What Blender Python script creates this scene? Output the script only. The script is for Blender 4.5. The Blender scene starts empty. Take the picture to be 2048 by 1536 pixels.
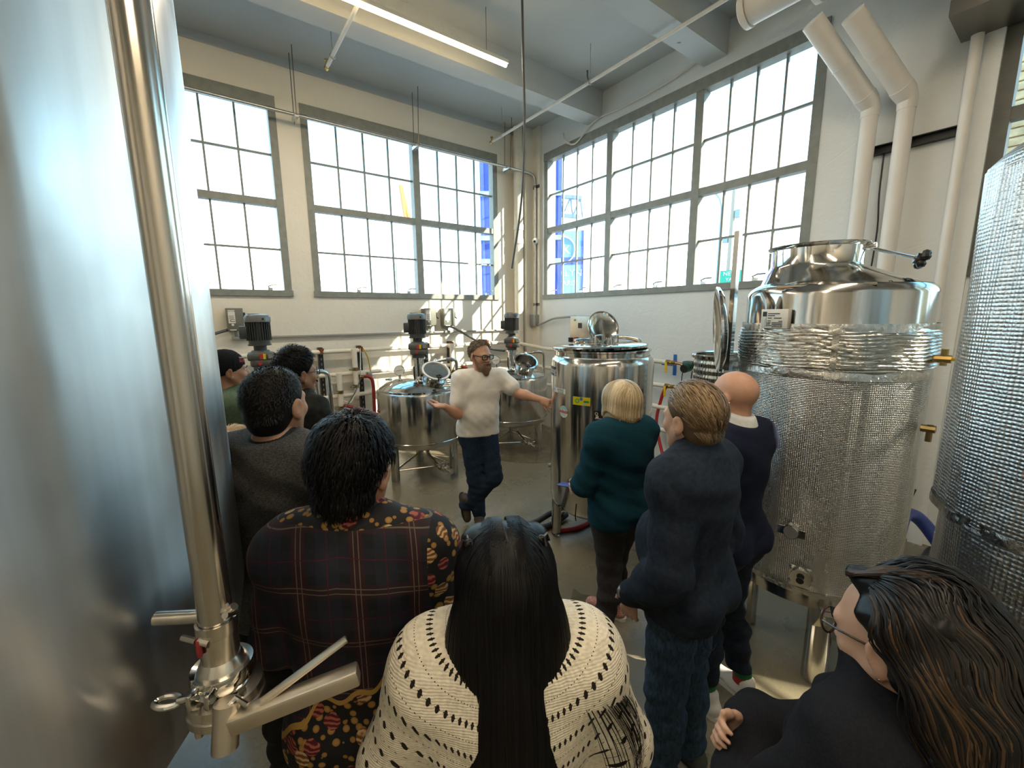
import bpy, bmesh, math, random
import numpy as np
from mathutils import Vector, Matrix
sc = bpy.context.scene
COL = sc.collection
PI = math.pi
random.seed(7)

# ---------------------------------------------------------------- camera
cam_d = bpy.data.cameras.new('camera'); cam = bpy.data.objects.new('camera', cam_d); COL.objects.link(cam)
YAW, PITCH, ROLL = math.radians(36.093), math.radians(-9.412), math.radians(-0.561)
fw = Vector((math.sin(YAW)*math.cos(PITCH), math.cos(YAW)*math.cos(PITCH), math.sin(PITCH)))
rt = Vector((math.cos(YAW), -math.sin(YAW), 0)); up = rt.cross(fw)
rt2 = rt*math.cos(ROLL)+up*math.sin(ROLL); up2 = -rt*math.sin(ROLL)+up*math.cos(ROLL)
mw = Matrix.Identity(4)
for i in range(3):
    mw[i][0], mw[i][1], mw[i][2] = rt2[i], up2[i], -fw[i]
mw.translation = Vector((-4.845, -6.135, 2.0))
cam.matrix_world = mw
cam_d.sensor_width = 36.0; cam_d.lens = 14.638; cam_d.clip_start = 0.02; cam_d.clip_end = 500
sc.camera = cam
# ---------------------------------------------------------------- colour management
sc.view_settings.view_transform = 'Standard'; sc.view_settings.look = 'None'
sc.view_settings.gamma = 1.0; sc.view_settings.use_curve_mapping = False
sc.view_settings.exposure = 1.0
sc.cycles.max_bounces = 9; sc.cycles.diffuse_bounces = 5; sc.cycles.glossy_bounces = 4; sc.cycles.adaptive_threshold = .02; sc.cycles.transparent_max_bounces = 12; sc.cycles.caustics_reflective = False; sc.cycles.caustics_refractive = False
# ---------------------------------------------------------------- sky
world = bpy.data.worlds.new('sky'); sc.world = world; world.use_nodes = True
nt = world.node_tree; nt.nodes.clear()
tc = nt.nodes.new('ShaderNodeTexCoord'); sep = nt.nodes.new('ShaderNodeSeparateXYZ')
ramp = nt.nodes.new('ShaderNodeValToRGB'); bg = nt.nodes.new('ShaderNodeBackground'); wo = nt.nodes.new('ShaderNodeOutputWorld')
nt.links.new(tc.outputs['Generated'], sep.inputs[0]); nt.links.new(sep.outputs['Z'], ramp.inputs[0])
nt.links.new(ramp.outputs[0], bg.inputs[0]); nt.links.new(bg.outputs[0], wo.inputs[0])
cr = ramp.color_ramp
cr.elements[0].position = 0.0; cr.elements[0].color = (1.0, 1.0, 0.97, 1)
cr.elements[1].position = 1.0; cr.elements[1].color = (0.09, 0.24, 0.46, 1)
e = cr.elements.new(0.10); e.color = (0.72, 0.92, 1.0, 1)
e = cr.elements.new(0.38); e.color = (0.175, 0.41, 0.58, 1)
bg.inputs['Strength'].default_value = 3.5
# ---------------------------------------------------------------- sun
sun_d = bpy.data.lights.new('sun', 'SUN'); sun = bpy.data.objects.new('sun', sun_d); COL.objects.link(sun)
sun_dir = Vector((-1.0, 1.40, -1.07)).normalized()
sun.rotation_euler = sun_dir.to_track_quat('-Z', 'Y').to_euler()
sun.location = (6, -9, 9)
sun_d.energy = 8.0; sun_d.angle = math.radians(0.55); sun_d.color = (1.0, 0.88, 0.70)

# ================================================================ mesh builder
def vec(*a): return Vector(a)
class MB:
    def __init__(s): s.v = []; s.f = []; s.mi = []; s.m = 0
    def _add(s, vs, fs):
        o = len(s.v); s.v.extend([tuple(v) for v in vs]); s.f.extend([tuple(i+o for i in f) for f in fs]); s.mi.extend([s.m]*len(fs)); return s
    def box(s, lo, hi, M=None):
        x0,y0,z0 = lo; x1,y1,z1 = hi
        vs = [Vector(p) for p in ((x0,y0,z0),(x1,y0,z0),(x1,y1,z0),(x0,y1,z0),(x0,y0,z1),(x1,y0,z1),(x1,y1,z1),(x0,y1,z1))]
        if M: vs = [M@v for v in vs]
        return s._add(vs, [(0,3,2,1),(4,5,6,7),(0,1,5,4),(1,2,6,5),(2,3,7,6),(3,0,4,7)])
    def cbox(s, c, d, M=None): return s.box([c[i]-d[i]/2 for i in range(3)], [c[i]+d[i]/2 for i in range(3)], M)
    def rbox(s, lo, hi, r=0.01, M=None):      # chamfered box
        bm = bmesh.new(); bmesh.ops.create_cube(bm, size=1)
        for v in bm.verts: v.co = Vector([lo[i]+(v.co[i]+.5)*(hi[i]-lo[i]) for i in range(3)])
        bmesh.ops.bevel(bm, geom=bm.edges[:], offset=r, segments=2, affect='EDGES', profile=.5)
        bm.verts.index_update(); vs = [(M@v.co if M else v.co.copy()) for v in bm.verts]; fs = [[v.index for v in f.verts] for f in bm.faces]
        bm.free(); return s._add(vs, fs)
    def cyl(s, p0, p1, r0, r1=None, n=16, caps=True, M=None):
        r1 = r0 if r1 is None else r1
        p0, p1 = Vector(p0), Vector(p1); d = (p1-p0).normalized()
        a = d.orthogonal().normalized(); b = d.cross(a)
        vs = []
        for p, r in ((p0,r0),(p1,r1)):
            for i in range(n):
                t = 2*PI*i/n; vs.append(p+(a*math.cos(t)+b*math.sin(t))*r)
        if M: vs = [M@v for v in vs]
        fs = [(i,(i+1)%n,n+(i+1)%n,n+i) for i in range(n)]
        if caps: fs += [tuple(range(n-1,-1,-1)), tuple(range(n,2*n))]
        return s._add(vs, fs)
    def tube(s, path, r, n=10, caps=True, M=None, closed=False):
        P = [Vector(p) for p in path]; L = len(P); rs = r if hasattr(r,'__len__') else [r]*L
        T = []
        for i in range(L):
            if closed: t = P[(i+1)%L]-P[i-1]
            else: t = P[min(i+1,L-1)]-P[max(i-1,0)]
            T.append(t.normalized())
        a = T[0].orthogonal().normalized(); vs = []
        for i in range(L):
            a = (a-T[i]*a.dot(T[i]))
            a = a.normalized() if a.length > 1e-6 else T[i].orthogonal().normalized()
            b = T[i].cross(a)
            for k in range(n):
                t = 2*PI*k/n; vs.append(P[i]+(a*math.cos(t)+b*math.sin(t))*rs[i])
        if M: vs = [M@v for v in vs]
        fs = []
        for i in range(L if closed else L-1):
            j = (i+1)%L
            for k in range(n): fs.append((i*n+k, i*n+(k+1)%n, j*n+(k+1)%n, j*n+k))
        if caps and not closed: fs += [tuple(range(n-1,-1,-1)), tuple(range((L-1)*n, L*n))]
        return s._add(vs, fs)
    def lathe(s, prof, c=(0,0,0), n=48, M=None, a0=0., a1=2*PI, cap0=False, cap1=False):
        full = abs(a1-a0-2*PI) < 1e-6; m = n if full else n+1
        vs = []
        for r, z in prof:
            for i in range(m):
                t = a0+(a1-a0)*i/n; vs.append(Vector((c[0]+r*math.cos(t), c[1]+r*math.sin(t), c[2]+z)))
        if M: vs = [M@v for v in vs]
        fs = []
        for j in range(len(prof)-1):
            for i in range(n):
                k = (i+1)%m; fs.append((j*m+i, j*m+k, (j+1)*m+k, (j+1)*m+i))
        if cap0: fs.append(tuple(range(m-1,-1,-1)))
        if cap1: fs.append(tuple(range((len(prof)-1)*m, len(prof)*m)))
        return s._add(vs, fs)
    def ball(s, c, r, n=12, M=None):
        rr = r if hasattr(r,'__len__') else (r,r,r); prof = []
        vs = []; m = n//2
        for j in range(m+1):
            ph = PI*j/m
            for i in range(n):
                t = 2*PI*i/n; vs.append(Vector((c[0]+rr[0]*math.sin(ph)*math.cos(t), c[1]+rr[1]*math.sin(ph)*math.sin(t), c[2]+rr[2]*math.cos(ph))))
        if M: vs = [M@v for v in vs]
        fs = []
        for j in range(m):
            for i in range(n):
                q = (j*n+i, (j+1)*n+i, (j+1)*n+(i+1)%n, j*n+(i+1)%n)
                fs.append((q[0],q[1],q[2]) if j == 0 else ((q[0],q[1],q[3]) if j == m-1 else q))
        return s._add(vs, fs)
    def prism(s, poly, z0, z1, M=None):
        n = len(poly); vs = [Vector((x,y,z0)) for x,y in poly]+[Vector((x,y,z1)) for x,y in poly]
        if M: vs = [M@v for v in vs]
        return s._add(vs, [tuple(range(n-1,-1,-1)), tuple(range(n,2*n))]+[(i,(i+1)%n,n+(i+1)%n,n+i) for i in range(n)])
    def raw(s, vs, fs): return s._add(vs, fs)
    def mesh(s, name, mats, sharp=35):
        me = bpy.data.meshes.new(name); me.from_pydata(s.v, [], s.f)
        for m in (mats if isinstance(mats,(list,tuple)) else [mats]):
            me.materials.append(MAT[m] if isinstance(m,str) else m)
        if isinstance(mats,(list,tuple)): me.polygons.foreach_set('material_index', s.mi)
        me.polygons.foreach_set('use_smooth', [True]*len(s.f)); me.set_sharp_from_angle(angle=math.radians(sharp)); me.update()
        return me
    def obj(s, name, mats, parent=None, sharp=35, loc=None):
        return link(name, s.mesh(name, mats, sharp), parent, loc)
def link(name, me, parent=None, loc=None):
    o = bpy.data.objects.new(name, me); COL.objects.link(o)
    if parent: o.parent = parent
    if loc is not None: o.location = loc
    return o
def tag(o, label=None, cat=None, group=None, kind=None):
    if label: o['label'] = label
    if cat: o['category'] = cat
    if group: o['group'] = group
    if kind: o['kind'] = kind
    return o
def thing(name, label, cat, loc=(0,0,0), rz=0, group=None):
    o = bpy.data.objects.new(name, None); COL.objects.link(o); o.empty_display_size = .05
    o.location = loc; o.rotation_euler = (0,0,rz); return tag(o, label, cat, group)
def copy_tree(o, parent=None):
    c = o.copy(); COL.objects.link(c); c.parent = parent
    for ch in list(o.children): copy_tree(ch, c)
    return c
def TR(loc, rz=0, rx=0, ry=0): return Matrix.Translation(Vector(loc)) @ Matrix.Rotation(rz,4,'Z') @ Matrix.Rotation(ry,4,'Y') @ Matrix.Rotation(rx,4,'X')
def bez(P, n=24):        # smooth path through points (Catmull-Rom)
    P = [Vector(p) for p in P]; Q = [P[0]*2-P[1]]+P+[P[-1]*2-P[-2]]; out = []
    m = max(2, n//(len(P)-1))
    for i in range(1, len(Q)-2):
        for k in range(m):
            t = k/m; a,b,c,d = Q[i-1],Q[i],Q[i+1],Q[i+2]
            out.append(.5*((2*b)+(c-a)*t+(2*a-5*b+4*c-d)*t*t+(3*b-a-3*c+d)*t*t*t))
    out.append(P[-1]); return out
def round_path(P, r, n=6):   # polyline with filleted corners
    P = [Vector(p) for p in P]; out = [P[0]]
    for i in range(1, len(P)-1):
        a = (P[i-1]-P[i]); b = (P[i+1]-P[i]); q = min(r, a.length*.49, b.length*.49)
        p0 = P[i]+a.normalized()*q; p1 = P[i]+b.normalized()*q
        for k in range(n+1):
            t = k/n; out.append(p0*(1-t)**2+P[i]*2*t*(1-t)+p1*t*t)
    out.append(P[-1]); return out
FONT_CACHE = {}
def text_mesh(body, size=1.0):
    """flat outline mesh (verts Nx2 list, faces) of a word, centred, height about size"""
    key = body
    if key not in FONT_CACHE:
        cu = bpy.data.curves.new('txt', 'FONT'); cu.body = body; cu.size = 1.0; cu.align_x = 'CENTER'; cu.align_y = 'CENTER'; cu.resolution_u = 3
        ob = bpy.data.objects.new('txt', cu); COL.objects.link(ob)
        dg = bpy.context.evaluated_depsgraph_get(); dg.update()
        me = ob.evaluated_get(dg).to_mesh()
        FONT_CACHE[key] = ([(v.co.x, v.co.y) for v in me.vertices], [tuple(p.vertices) for p in me.polygons])
        ob.evaluated_get(dg).to_mesh_clear(); bpy.data.objects.remove(ob); bpy.data.curves.remove(cu)
    v, f = FONT_CACHE[key]
    return [(x*size, y*size) for x, y in v], f
def text_on(mb, body, size, fn):   # fn maps (x, y) on the label to a 3-D point
    v, f = text_mesh(body, size); mb.raw([fn(x, y) for x, y in v], f)

# ================================================================ materials
MAT = {}
class NT:
    def __init__(s, name):
        s.m = bpy.data.materials.new(name); s.m.use_nodes = True; s.t = s.m.node_tree; s.t.nodes.clear(); MAT[name] = s.m
        s.out = s.n('ShaderNodeOutputMaterial')
    def n(s, typ, **kw):
        nd = s.t.nodes.new(typ)
        for k, v in kw.items():
            if k.startswith('i_'):
                key = k[2:].replace('_',' ')
                nd.inputs[int(key) if key.isdigit() else key].default_value = v
            else: setattr(nd, k, v)
        return nd
    def l(s, a, b): s.t.links.new(a, b)
    def pr(s, **kw):
        p = s.n('ShaderNodeBsdfPrincipled'); s.l(p.outputs[0], s.out.inputs[0]); s.p = p
        for k, v in kw.items():
            p.inputs[k.replace('_',' ')].default_value = (*v,1) if isinstance(v,tuple) and len(v)==3 else v
        return p
    def co(s, kind='Object'): return s.n('ShaderNodeTexCoord').outputs[kind]
    def mp(s, vec, scale=(1,1,1), loc=(0,0,0), rot=(0,0,0)):
        m = s.n('ShaderNodeMapping'); s.l(vec, m.inputs[0]); m.inputs['Scale'].default_value = scale; m.inputs['Location'].default_value = loc; m.inputs['Rotation'].default_value = rot
        return m.outputs[0]
    def noise(s, vec, scale=5, detail=4, rough=.5, dist=0):
        x = s.n('ShaderNodeTexNoise'); s.l(vec, x.inputs['Vector']); x.inputs['Scale'].default_value = scale; x.inputs['Detail'].default_value = detail
        x.inputs['Roughness'].default_value = rough; x.inputs['Distortion'].default_value = dist; return x.outputs['Fac']
    def ramp(s, fac, stops):
        r = s.n('ShaderNodeValToRGB'); s.l(fac, r.inputs[0]); c = r.color_ramp
        while len(c.elements) < len(stops): c.elements.new(.5)
        for el, (p, col) in zip(c.elements, stops):
            el.position = p; el.color = (*col,1) if isinstance(col,tuple) else (col,col,col,1)
        return r.outputs[0]
    def math(s, op, a, b=None):
        m = s.n('ShaderNodeMath', operation=op)
        for i, q in enumerate((a,b)):
            if q is None: continue
            if isinstance(q,(int,float)): m.inputs[i].default_value = q
            else: s.l(q, m.inputs[i])
        return m.outputs[0]
    def mix(s, fac, a, b, mode='MIX'):
        m = s.n('ShaderNodeMix', data_type='RGBA', blend_type=mode)
        for i, q in ((0,fac),(6,a),(7,b)):
            if isinstance(q,(int,float)): m.inputs[i].default_value = q
            elif isinstance(q,tuple): m.inputs[i].default_value = (*q,1)
            else: s.l(q, m.inputs[i])
        return m.outputs[2]
    def bump(s, h, strength=.3, dist=.01, normal=None):
        b = s.n('ShaderNodeBump'); b.inputs['Strength'].default_value = strength; b.inputs['Distance'].default_value = dist; s.l(h, b.inputs['Height'])
        if normal is not None: s.l(normal, b.inputs['Normal'])
        s.l(b.outputs[0], s.p.inputs['Normal']); return b.outputs[0]
def simple(name, col, rough=.5, metal=0., var=0., scale=20., bump=0., bscale=200., coat=0., spec=.5):
    t = NT(name); p = t.pr(Base_Color=col, Roughness=rough, Metallic=metal, Coat_Weight=coat, Specular_IOR_Level=spec)
    v = t.co()
    if var > 0:
        f = t.noise(v, scale, 4)
        d = tuple(max(0,c*(1-var)) for c in col); u = tuple(min(1,c*(1+var)) for c in col)
        t.l(t.ramp(f, [(.3,d),(.7,u)]), p.inputs['Base Color'])
    if bump > 0: t.bump(t.noise(v, bscale, 3), bump, .002)
    return t.m
# painted concrete walls
def wall_mat(name, col):
    t = NT(name); p = t.pr(Roughness=.55); v = t.co()
    big = t.noise(v, 1.1, 5, .6); fine = t.noise(v, 26, 5, .6)
    c = t.mix(t.ramp(big, [(.35,0.),(.75,1.)]), tuple(x*.93 for x in col), col)
    sp = t.noise(v, 9, 2, .4); spots = t.ramp(sp, [(.79,0.),(.81,1.)])
    c = t.mix(spots, c, (.22,.20,.17)); t.l(c, p.inputs['Base Color'])
    # board-marked lines, trowel lumps and cracks
    w = t.n('ShaderNodeTexWave', wave_type='BANDS', bands_direction='Z', wave_profile='SAW'); t.l(v, w.inputs[0]); w.inputs['Scale'].default_value = .55; w.inputs['Distortion'].default_value = .5; w.inputs['Detail'].default_value = 3
    vo = t.n('ShaderNodeTexVoronoi', feature='DISTANCE_TO_EDGE'); t.l(t.mp(v,(1.,1.,2.2)), vo.inputs[0]); vo.inputs['Scale'].default_value = .9
    nz = t.noise(v, 3, 4); crack = t.ramp(t.math('ADD', vo.outputs[0], t.math('MULTIPLY', nz, .05)), [(.018,0.),(.035,1.)])
    lump = t.noise(v, 6, 6, .65)
    h = t.math('ADD', t.math('MULTIPLY', lump, .7), t.math('ADD', t.math('MULTIPLY', fine, .18), t.math('ADD', t.math('MULTIPLY', w.outputs[0], .2), t.math('MULTIPLY', crack, .10))))
    t.bump(h, .55, .02)
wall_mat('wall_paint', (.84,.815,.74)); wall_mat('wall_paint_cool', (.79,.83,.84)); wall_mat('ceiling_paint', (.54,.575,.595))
# sealed concrete floor
t = NT('floor_concrete'); p = t.pr(Roughness=.3, Specular_IOR_Level=.5); v = t.co()
b1 = t.noise(v, .55, 6, .6, .6); b2 = t.noise(v, 3.2, 6, .6, .3); b3 = t.noise(v, 60, 3)
c = t.ramp(b1, [(.25,(.170,.146,.092)),(.55,(.212,.186,.124)),(.8,(.255,.228,.160))])
c = t.mix(t.ramp(b2, [(.35,0.),(.9,.45)]), c, (.150,.125,.076))
c = t.mix(t.ramp(t.noise(v, 7, 2), [(.72,0.),(.78,.4)]), c, (.12,.095,.06))
c = t.mix(t.ramp(b3, [(.4,0.),(.8,.14)]), c, (.38,.35,.29)); t.l(c, p.inputs['Base Color'])
t.l(t.ramp(b2, [(.3,.22),(.8,.42)]), p.inputs['Roughness']); t.bump(t.math('ADD', t.math('MULTIPLY', b3, .25), t.math('MULTIPLY', b2, .4)), .06, .01)
simple('wet_floor', (.13,.115,.075), .12, 0, .2, 14)
simple('frame_paint', (.235,.255,.24), .5, 0, .12, 12, .1, 60)
simple('frame_paint_dark', (.12,.125,.11), .5, 0, .12, 12, .1, 60)
# window glass: thin clear pane
t = NT('glass'); tr = t.n('ShaderNodeBsdfTransparent'); tr.inputs[0].default_value = (.97,.99,.98,1)
gl = t.n('ShaderNodeBsdfGlossy'); gl.inputs['Roughness'].default_value = .02
fr = t.n('ShaderNodeFresnel'); fr.inputs[0].default_value = 1.45; mx = t.n('ShaderNodeMixShader')
gm = t.n('ShaderNodeNewGeometry'); t.l(t.math('MULTIPLY', fr.outputs[0], t.math('SUBTRACT', 1., gm.outputs['Backfacing'])), mx.inputs[0]); t.l(tr.outputs[0], mx.inputs[1]); t.l(gl.outputs[0], mx.inputs[2]); t.l(mx.outputs[0], t.out.inputs[0])
# metals
def steel(name, col=(.60,.58,.545), rough=.2, streak=.12, grain=0., hor=False, an=0.):
    t = NT(name); p = t.pr(Base_Color=col, Metallic=1., Roughness=rough, Anisotropic=an, Anisotropic_Rotation=.25); v = t.co()
    if an: tn = t.n('ShaderNodeTangent', direction_type='RADIAL', axis='Z'); t.l(tn.outputs[0], p.inputs['Tangent'])
    s1 = t.noise(t.mp(v, (26,26,.8) if not hor else (18,18,.7)), 1, 4); s2 = t.noise(v, 3.5, 4)
    t.l(t.math('ADD', t.ramp(s2, [(.3,rough*.7),(.8,rough*1.35)]), t.math('MULTIPLY', s1, rough*.3)), p.inputs['Roughness'])
    t.l(t.ramp(s1, [(.3,tuple(c*.88 for c in col)),(.75,tuple(min(1,c*1.08) for c in col))]), p.inputs['Base Color'])
    g = t.noise(t.mp(v, (5,5,420) if hor else (240,240,3)), 1, 2)
    wv = t.noise(t.mp(v, (2.2,2.2,.5)), 1, 2)
    t.bump(t.math('ADD', t.math('MULTIPLY', g, max(grain,.02)), t.math('MULTIPLY', wv, 1.)), streak, .012)
steel('steel_tank', (.57,.55,.515), rough=.14, streak=.07, an=.6); steel('steel_big', (.64,.645,.64), .36, .06, .05, True, .82)
steel('steel_polished', (.66,.645,.61), .09, .05); steel('steel_pipe', (.58,.55,.50), .16, .03); steel('steel_valve', (.66,.62,.55), .22, .06)
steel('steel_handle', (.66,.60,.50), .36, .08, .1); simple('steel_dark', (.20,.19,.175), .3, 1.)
simple('galvanised', (.55,.56,.55), .38, 1., .12, 30); simple('conduit_grey', (.30,.31,.30), .45, .4)
simple('pipe_white', (.80,.77,.68), .42, 0, .05, 14, .15, 30); simple('pipe_white_cool', (.76,.76,.73), .45, 0, .05, 10, .2, 26)
simple('duct_white', (.76,.745,.72), .5, 0, .05, 4, .12, 18); simple('duct_inside', (.20,.19,.18), .7)
simple('black_metal', (.012,.013,.015), .42); simple('black_plastic', (.010,.010,.011), .3); simple('black_rubber', (.012,.013,.014), .5, 0, .2, 30)
simple('brass', (.55,.38,.13), .28, 1.); simple('brass_dark', (.30,.21,.09), .35, 1.); simple('copper', (.52,.27,.16), .32, 1., .15, 30)
simple('red_hose', (.26,.022,.022), .5, 0, .15, 20); simple('red_hose_new', (.42,.03,.035), .45, 0, .1, 20)
simple('motor_grey', (.050,.056,.058), .42, 0, .1, 20); simple('motor_cap', (.125,.13,.13), .38, .2); simple('gear_grey', (.085,.092,.088), .45, 0, .1, 30)
simple('box_grey', (.165,.17,.145), .5, 0, .06, 12); simple('panel_grey', (.21,.225,.225), .45); simple('panel_steel', (.46,.40,.33), .35, .85, .08, 3)
simple('label_white', (.78,.77,.72), .5); simple('label_yellow', (.72,.58,.02), .45); simple('label_green', (.06,.28,.02), .45); simple('label_green2', (.16,.42,.03), .45)
simple('label_blue', (.035,.22,.48), .45); simple('label_teal', (.30,.58,.62), .45); simple('label_black', (.012,.012,.013), .45); simple('label_red', (.50,.03,.03), .45); simple('label_grey', (.25,.25,.24), .5)
simple('label_navy', (.03,.06,.28), .4); simple('tape_blue', (.012,.15,.50), .6); simple('pump_green', (.012,.062,.045), .35, 0, .1, 20)
simple('yellow_plastic', (.83,.52,.01), .3); simple('bottle_white', (.82,.83,.82), .35); simple('navy_plastic', (.008,.010,.05), .35); simple('rust', (.18,.055,.02), .8, 0, .3, 40)
simple('gauge_face', (.78,.78,.74), .25); simple('cable_grey', (.075,.08,.078), .5); simple('cable_yellow', (.55,.36,.02), .5); simple('cable_white', (.72,.70,.64), .5)
simple('brick_far', (.50,.36,.20), .85, 0, .25, 9); simple('mortar_far', (.62,.52,.36), .9)
simple('ext_blue', (.06,.10,.42), .6, 0, .1, 3); simple('ext_blue_pale', (.28,.52,.75), .5, 0, .1, 2); simple('ext_steel', (.22,.30,.35), .6); simple('ext_orange', (.75,.20,.06), .6)
simple('ext_white', (.85,.85,.85), .6); simple('ext_ground', (.33,.32,.30), .9); simple('sign_green', (.02,.36,.24), .5); simple('ext_pole', (.30,.27,.22), .7)
# LED tube
t = NT('led_warm'); em = t.n('ShaderNodeEmission'); em.inputs[0].default_value = (1.,.72,.36,1); em.inputs[1].default_value = 14.; t.l(em.outputs[0], t.out.inputs[0])
# crinkled reflective foil (bubble insulation)
def foil(name, col, rough, cell, amp, crumple, wear=.5):
    t = NT(name); p = t.pr(Base_Color=col, Metallic=1., Roughness=rough); u = t.co('UV'); v = t.co()
    vo = t.n('ShaderNodeTexVoronoi', feature='SMOOTH_F1'); t.l(t.mp(u,(cell,cell,1)), vo.inputs[0]); vo.inputs['Scale'].default_value = 1; vo.inputs['Randomness'].default_value = .12; vo.inputs['Smoothness'].default_value = .35
    cr_ = t.noise(v, 42, 5, .65, .8); cr2 = t.noise(v, 9, 3, .5, .3)
    h = t.math('ADD', t.math('MULTIPLY', vo.outputs['Distance'], -amp), t.math('ADD', t.math('MULTIPLY', cr_, crumple), t.math('MULTIPLY', cr2, crumple*2.)))
    t.bump(h, .75, .006)
    w = t.noise(t.mp(v,(5,5,1.3)), 1, 6, .65)
    t.l(t.ramp(w, [(.30,tuple(c*(1-wear) for c in col)),(.55,col),(.8,tuple(min(1,c*1.15) for c in col))]), p.inputs['Base Color'])
    t.l(t.ramp(w, [(.3,rough*1.5),(.7,rough*.8)]), p.inputs['Roughness'])
foil('foil_bubble', (.56,.545,.51), .24, 1., 1.0, .35, .35); foil('foil_band', (.68,.665,.62), .16, .6, .5, .9, .15); foil('foil_far', (.56,.57,.57), .27, 1., .8, .55, .2)
# ================================================================ setting
ZC, ZT, ZS = 5.076, 4.623, 2.264          # ceiling, window head, window sill
XL, YF = -8.6, -10.4                      # far left wall, wall behind the photographer
def struct(mb, name, mat, label, cat): 
    o = mb.obj(name, mat, sharp=30); return tag(o, label, cat, kind='structure')
struct(MB().box((XL-.3,YF-.3,-.3),(.3,.3,0)), 'floor', 'floor_concrete', 'sealed grey-brown concrete floor with stains', 'floor')
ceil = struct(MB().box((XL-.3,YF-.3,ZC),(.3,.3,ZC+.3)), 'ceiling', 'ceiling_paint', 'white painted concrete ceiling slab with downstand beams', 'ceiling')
for k, y in enumerate((-1.725, -3.50, -5.27, -7.05, -8.85)):
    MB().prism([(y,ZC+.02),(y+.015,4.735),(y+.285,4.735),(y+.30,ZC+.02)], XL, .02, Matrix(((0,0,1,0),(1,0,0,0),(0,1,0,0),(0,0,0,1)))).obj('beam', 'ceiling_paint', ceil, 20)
# back wall (Y = 0) with openings
W_BACK = [(-6.855,-3.884), (-3.615,-.645)]
W_RIGHT = [(-4.432,-.469), (-9.50,-5.533)]
m = MB(); m.box((XL-.25,0,0),(.25,.25,ZS)); m.box((XL-.25,0,ZT),(.25,.25,ZC))
for a, b in ((XL-.25,-6.855),(-3.884,-3.615),(-.645,.25)): m.box((a,0,ZS),(b,.25,ZT))
struct(m, 'wall_back', 'wall_paint', 'cream painted concrete wall with tall industrial windows and tank pipework', 'wall')
m = MB(); m.box((0,YF-.25,0),(.25,0,ZS)); m.box((0,YF-.25,ZT),(.25,0,ZC))
for a, b in ((-.469,0),(-5.533,-4.432),(YF-.25,-9.50)): m.box((0,a,ZS),(.25,b,ZT))
struct(m, 'wall_right', 'wall_paint_cool', 'white painted concrete wall with three-bay window', 'wall')
struct(MB().box((XL-.25,YF-.25,0),(XL,0,ZC)), 'wall_left', 'wall_paint', 'cream painted concrete side wall', 'wall')
struct(MB().box((XL,YF-.25,0),(0,YF,ZC)), 'wall_front', 'wall_paint', 'cream painted concrete wall behind the group', 'wall')
struct(MB().box((XL,-.022,4.985),(-.16,0,ZC)), 'trim_1', 'ceiling_paint', 'thin white concrete ledge under the ceiling above the left windows', 'trim')
struct(MB().box((-.30,-.06,0),(-.20,0,ZC)).box((-.20,-.22,0),(0,0,ZC)).box((-.05,-.40,0),(0,-.22,ZC)), 'trim_2', 'wall_paint', 'stepped white concrete corner pier between the two window walls', 'trim')
struct(MB().box((-.05,-5.533,0),(0,-5.44,ZC)), 'trim_3', 'wall_paint_cool', 'white concrete edge beside the far right window', 'trim')

def window(name, label, side, a, b, units, zt=ZT, zs=ZS, dark=False, latch=True):
    """steel industrial sash from a to b; units = list of unit boundaries"""
    if side == 'back': P = lambda u, d, z: (u, d, z)
    else:              P = lambda u, d, z: (d, u, z)
    fm = 'frame_paint_dark' if dark else 'frame_paint'
    root = bpy.data.objects.new(name, None); COL.objects.link(root); tag(root, label, 'window', kind='structure')
    root.location = P((a+b)/2, .06, zs); off = Vector(root.location)
    def bx(nm, u0, u1, d0, d1, z0, z1, mat=fm):
        m = MB(); lo = Vector(P(u0,d0,z0))-off; hi = Vector(P(u1,d1,z1))-off
        lo, hi = Vector([min(lo[i],hi[i]) for i in range(3)]), Vector([max(lo[i],hi[i]) for i in range(3)])
        return m.box(lo, hi).obj(nm, mat, root)
    J = .085
    bx('frame_head', a, b, -.018, .12, zt-.125, zt); bx('frame_sill', a-.01, b+.01, -.03, .14, zs, zs+.075)
    bx('jamb', a, a+J, -.006, .12, zs+.075, zt-.125); bx('jamb', b-J, b, -.006, .12, zs+.075, zt-.125)
    U = [a+J-.03]+list(units)+[b-J+.03]
    for u in units: bx('mullion', u-.05, u+.05, -.004, .12, zs+.075, zt-.125)
    zm = 3.40; z0, z1 = zs+.075, zt-.125
    cache = {}
    for i in range(len(U)-1):
        u0, u1 = U[i]+(.05 if i else .03), U[i+1]-(.05 if i < len(U)-2 else .03)
        bx('transom', u0, u1, .0, .10, zm-.042, zm+.042)
        w = (u1-u0)/4
        for (q0, q1) in ((z0, zm-.042), (zm+.042, z1)):
            zc = (q0+q1)/2
            bx('muntin', u0, u1, .045, .075, zc-.011, zc+.011)
            for k in (1,2,3): bx('muntin', u0+k*w-.011, u0+k*w+.011, .046, .074, q0, q1)
            for k in range(4):
                for (r0, r1) in ((q0, zc),(zc, q1)):
                    key = (round(w,4), round(r1-r0,4))
                    if key not in cache:
                        mb = MB(); s = Vector(P(w-.020,.004,r1-r0-.018)); cache[key] = mb.cbox((0,0,0), s).mesh('pane','glass')
                    o = link('pane', cache[key], root); o.location = Vector(P(u0+(k+.5)*w,.06,(r0+r1)/2))-off
        if latch:
            for k in (.35, .88):
                u = u0+(u1-u0)*k
                mb = MB(); c = Vector(P(u,-.012,z0+.015))-off
                mb.cbox(c, Vector(P(.05,.035,.03)).xyz); s = 1 if side=='back' else -1
                mb.tube([c, c+Vector(P(-.02*s,-.02,.03)), c+Vector(P(.03*s,-.02,.05)), c+Vector(P(.11*s,-.012,.052))], .009, 6)
                mb.obj('latch', 'galvanised', root)
    return root
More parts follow.
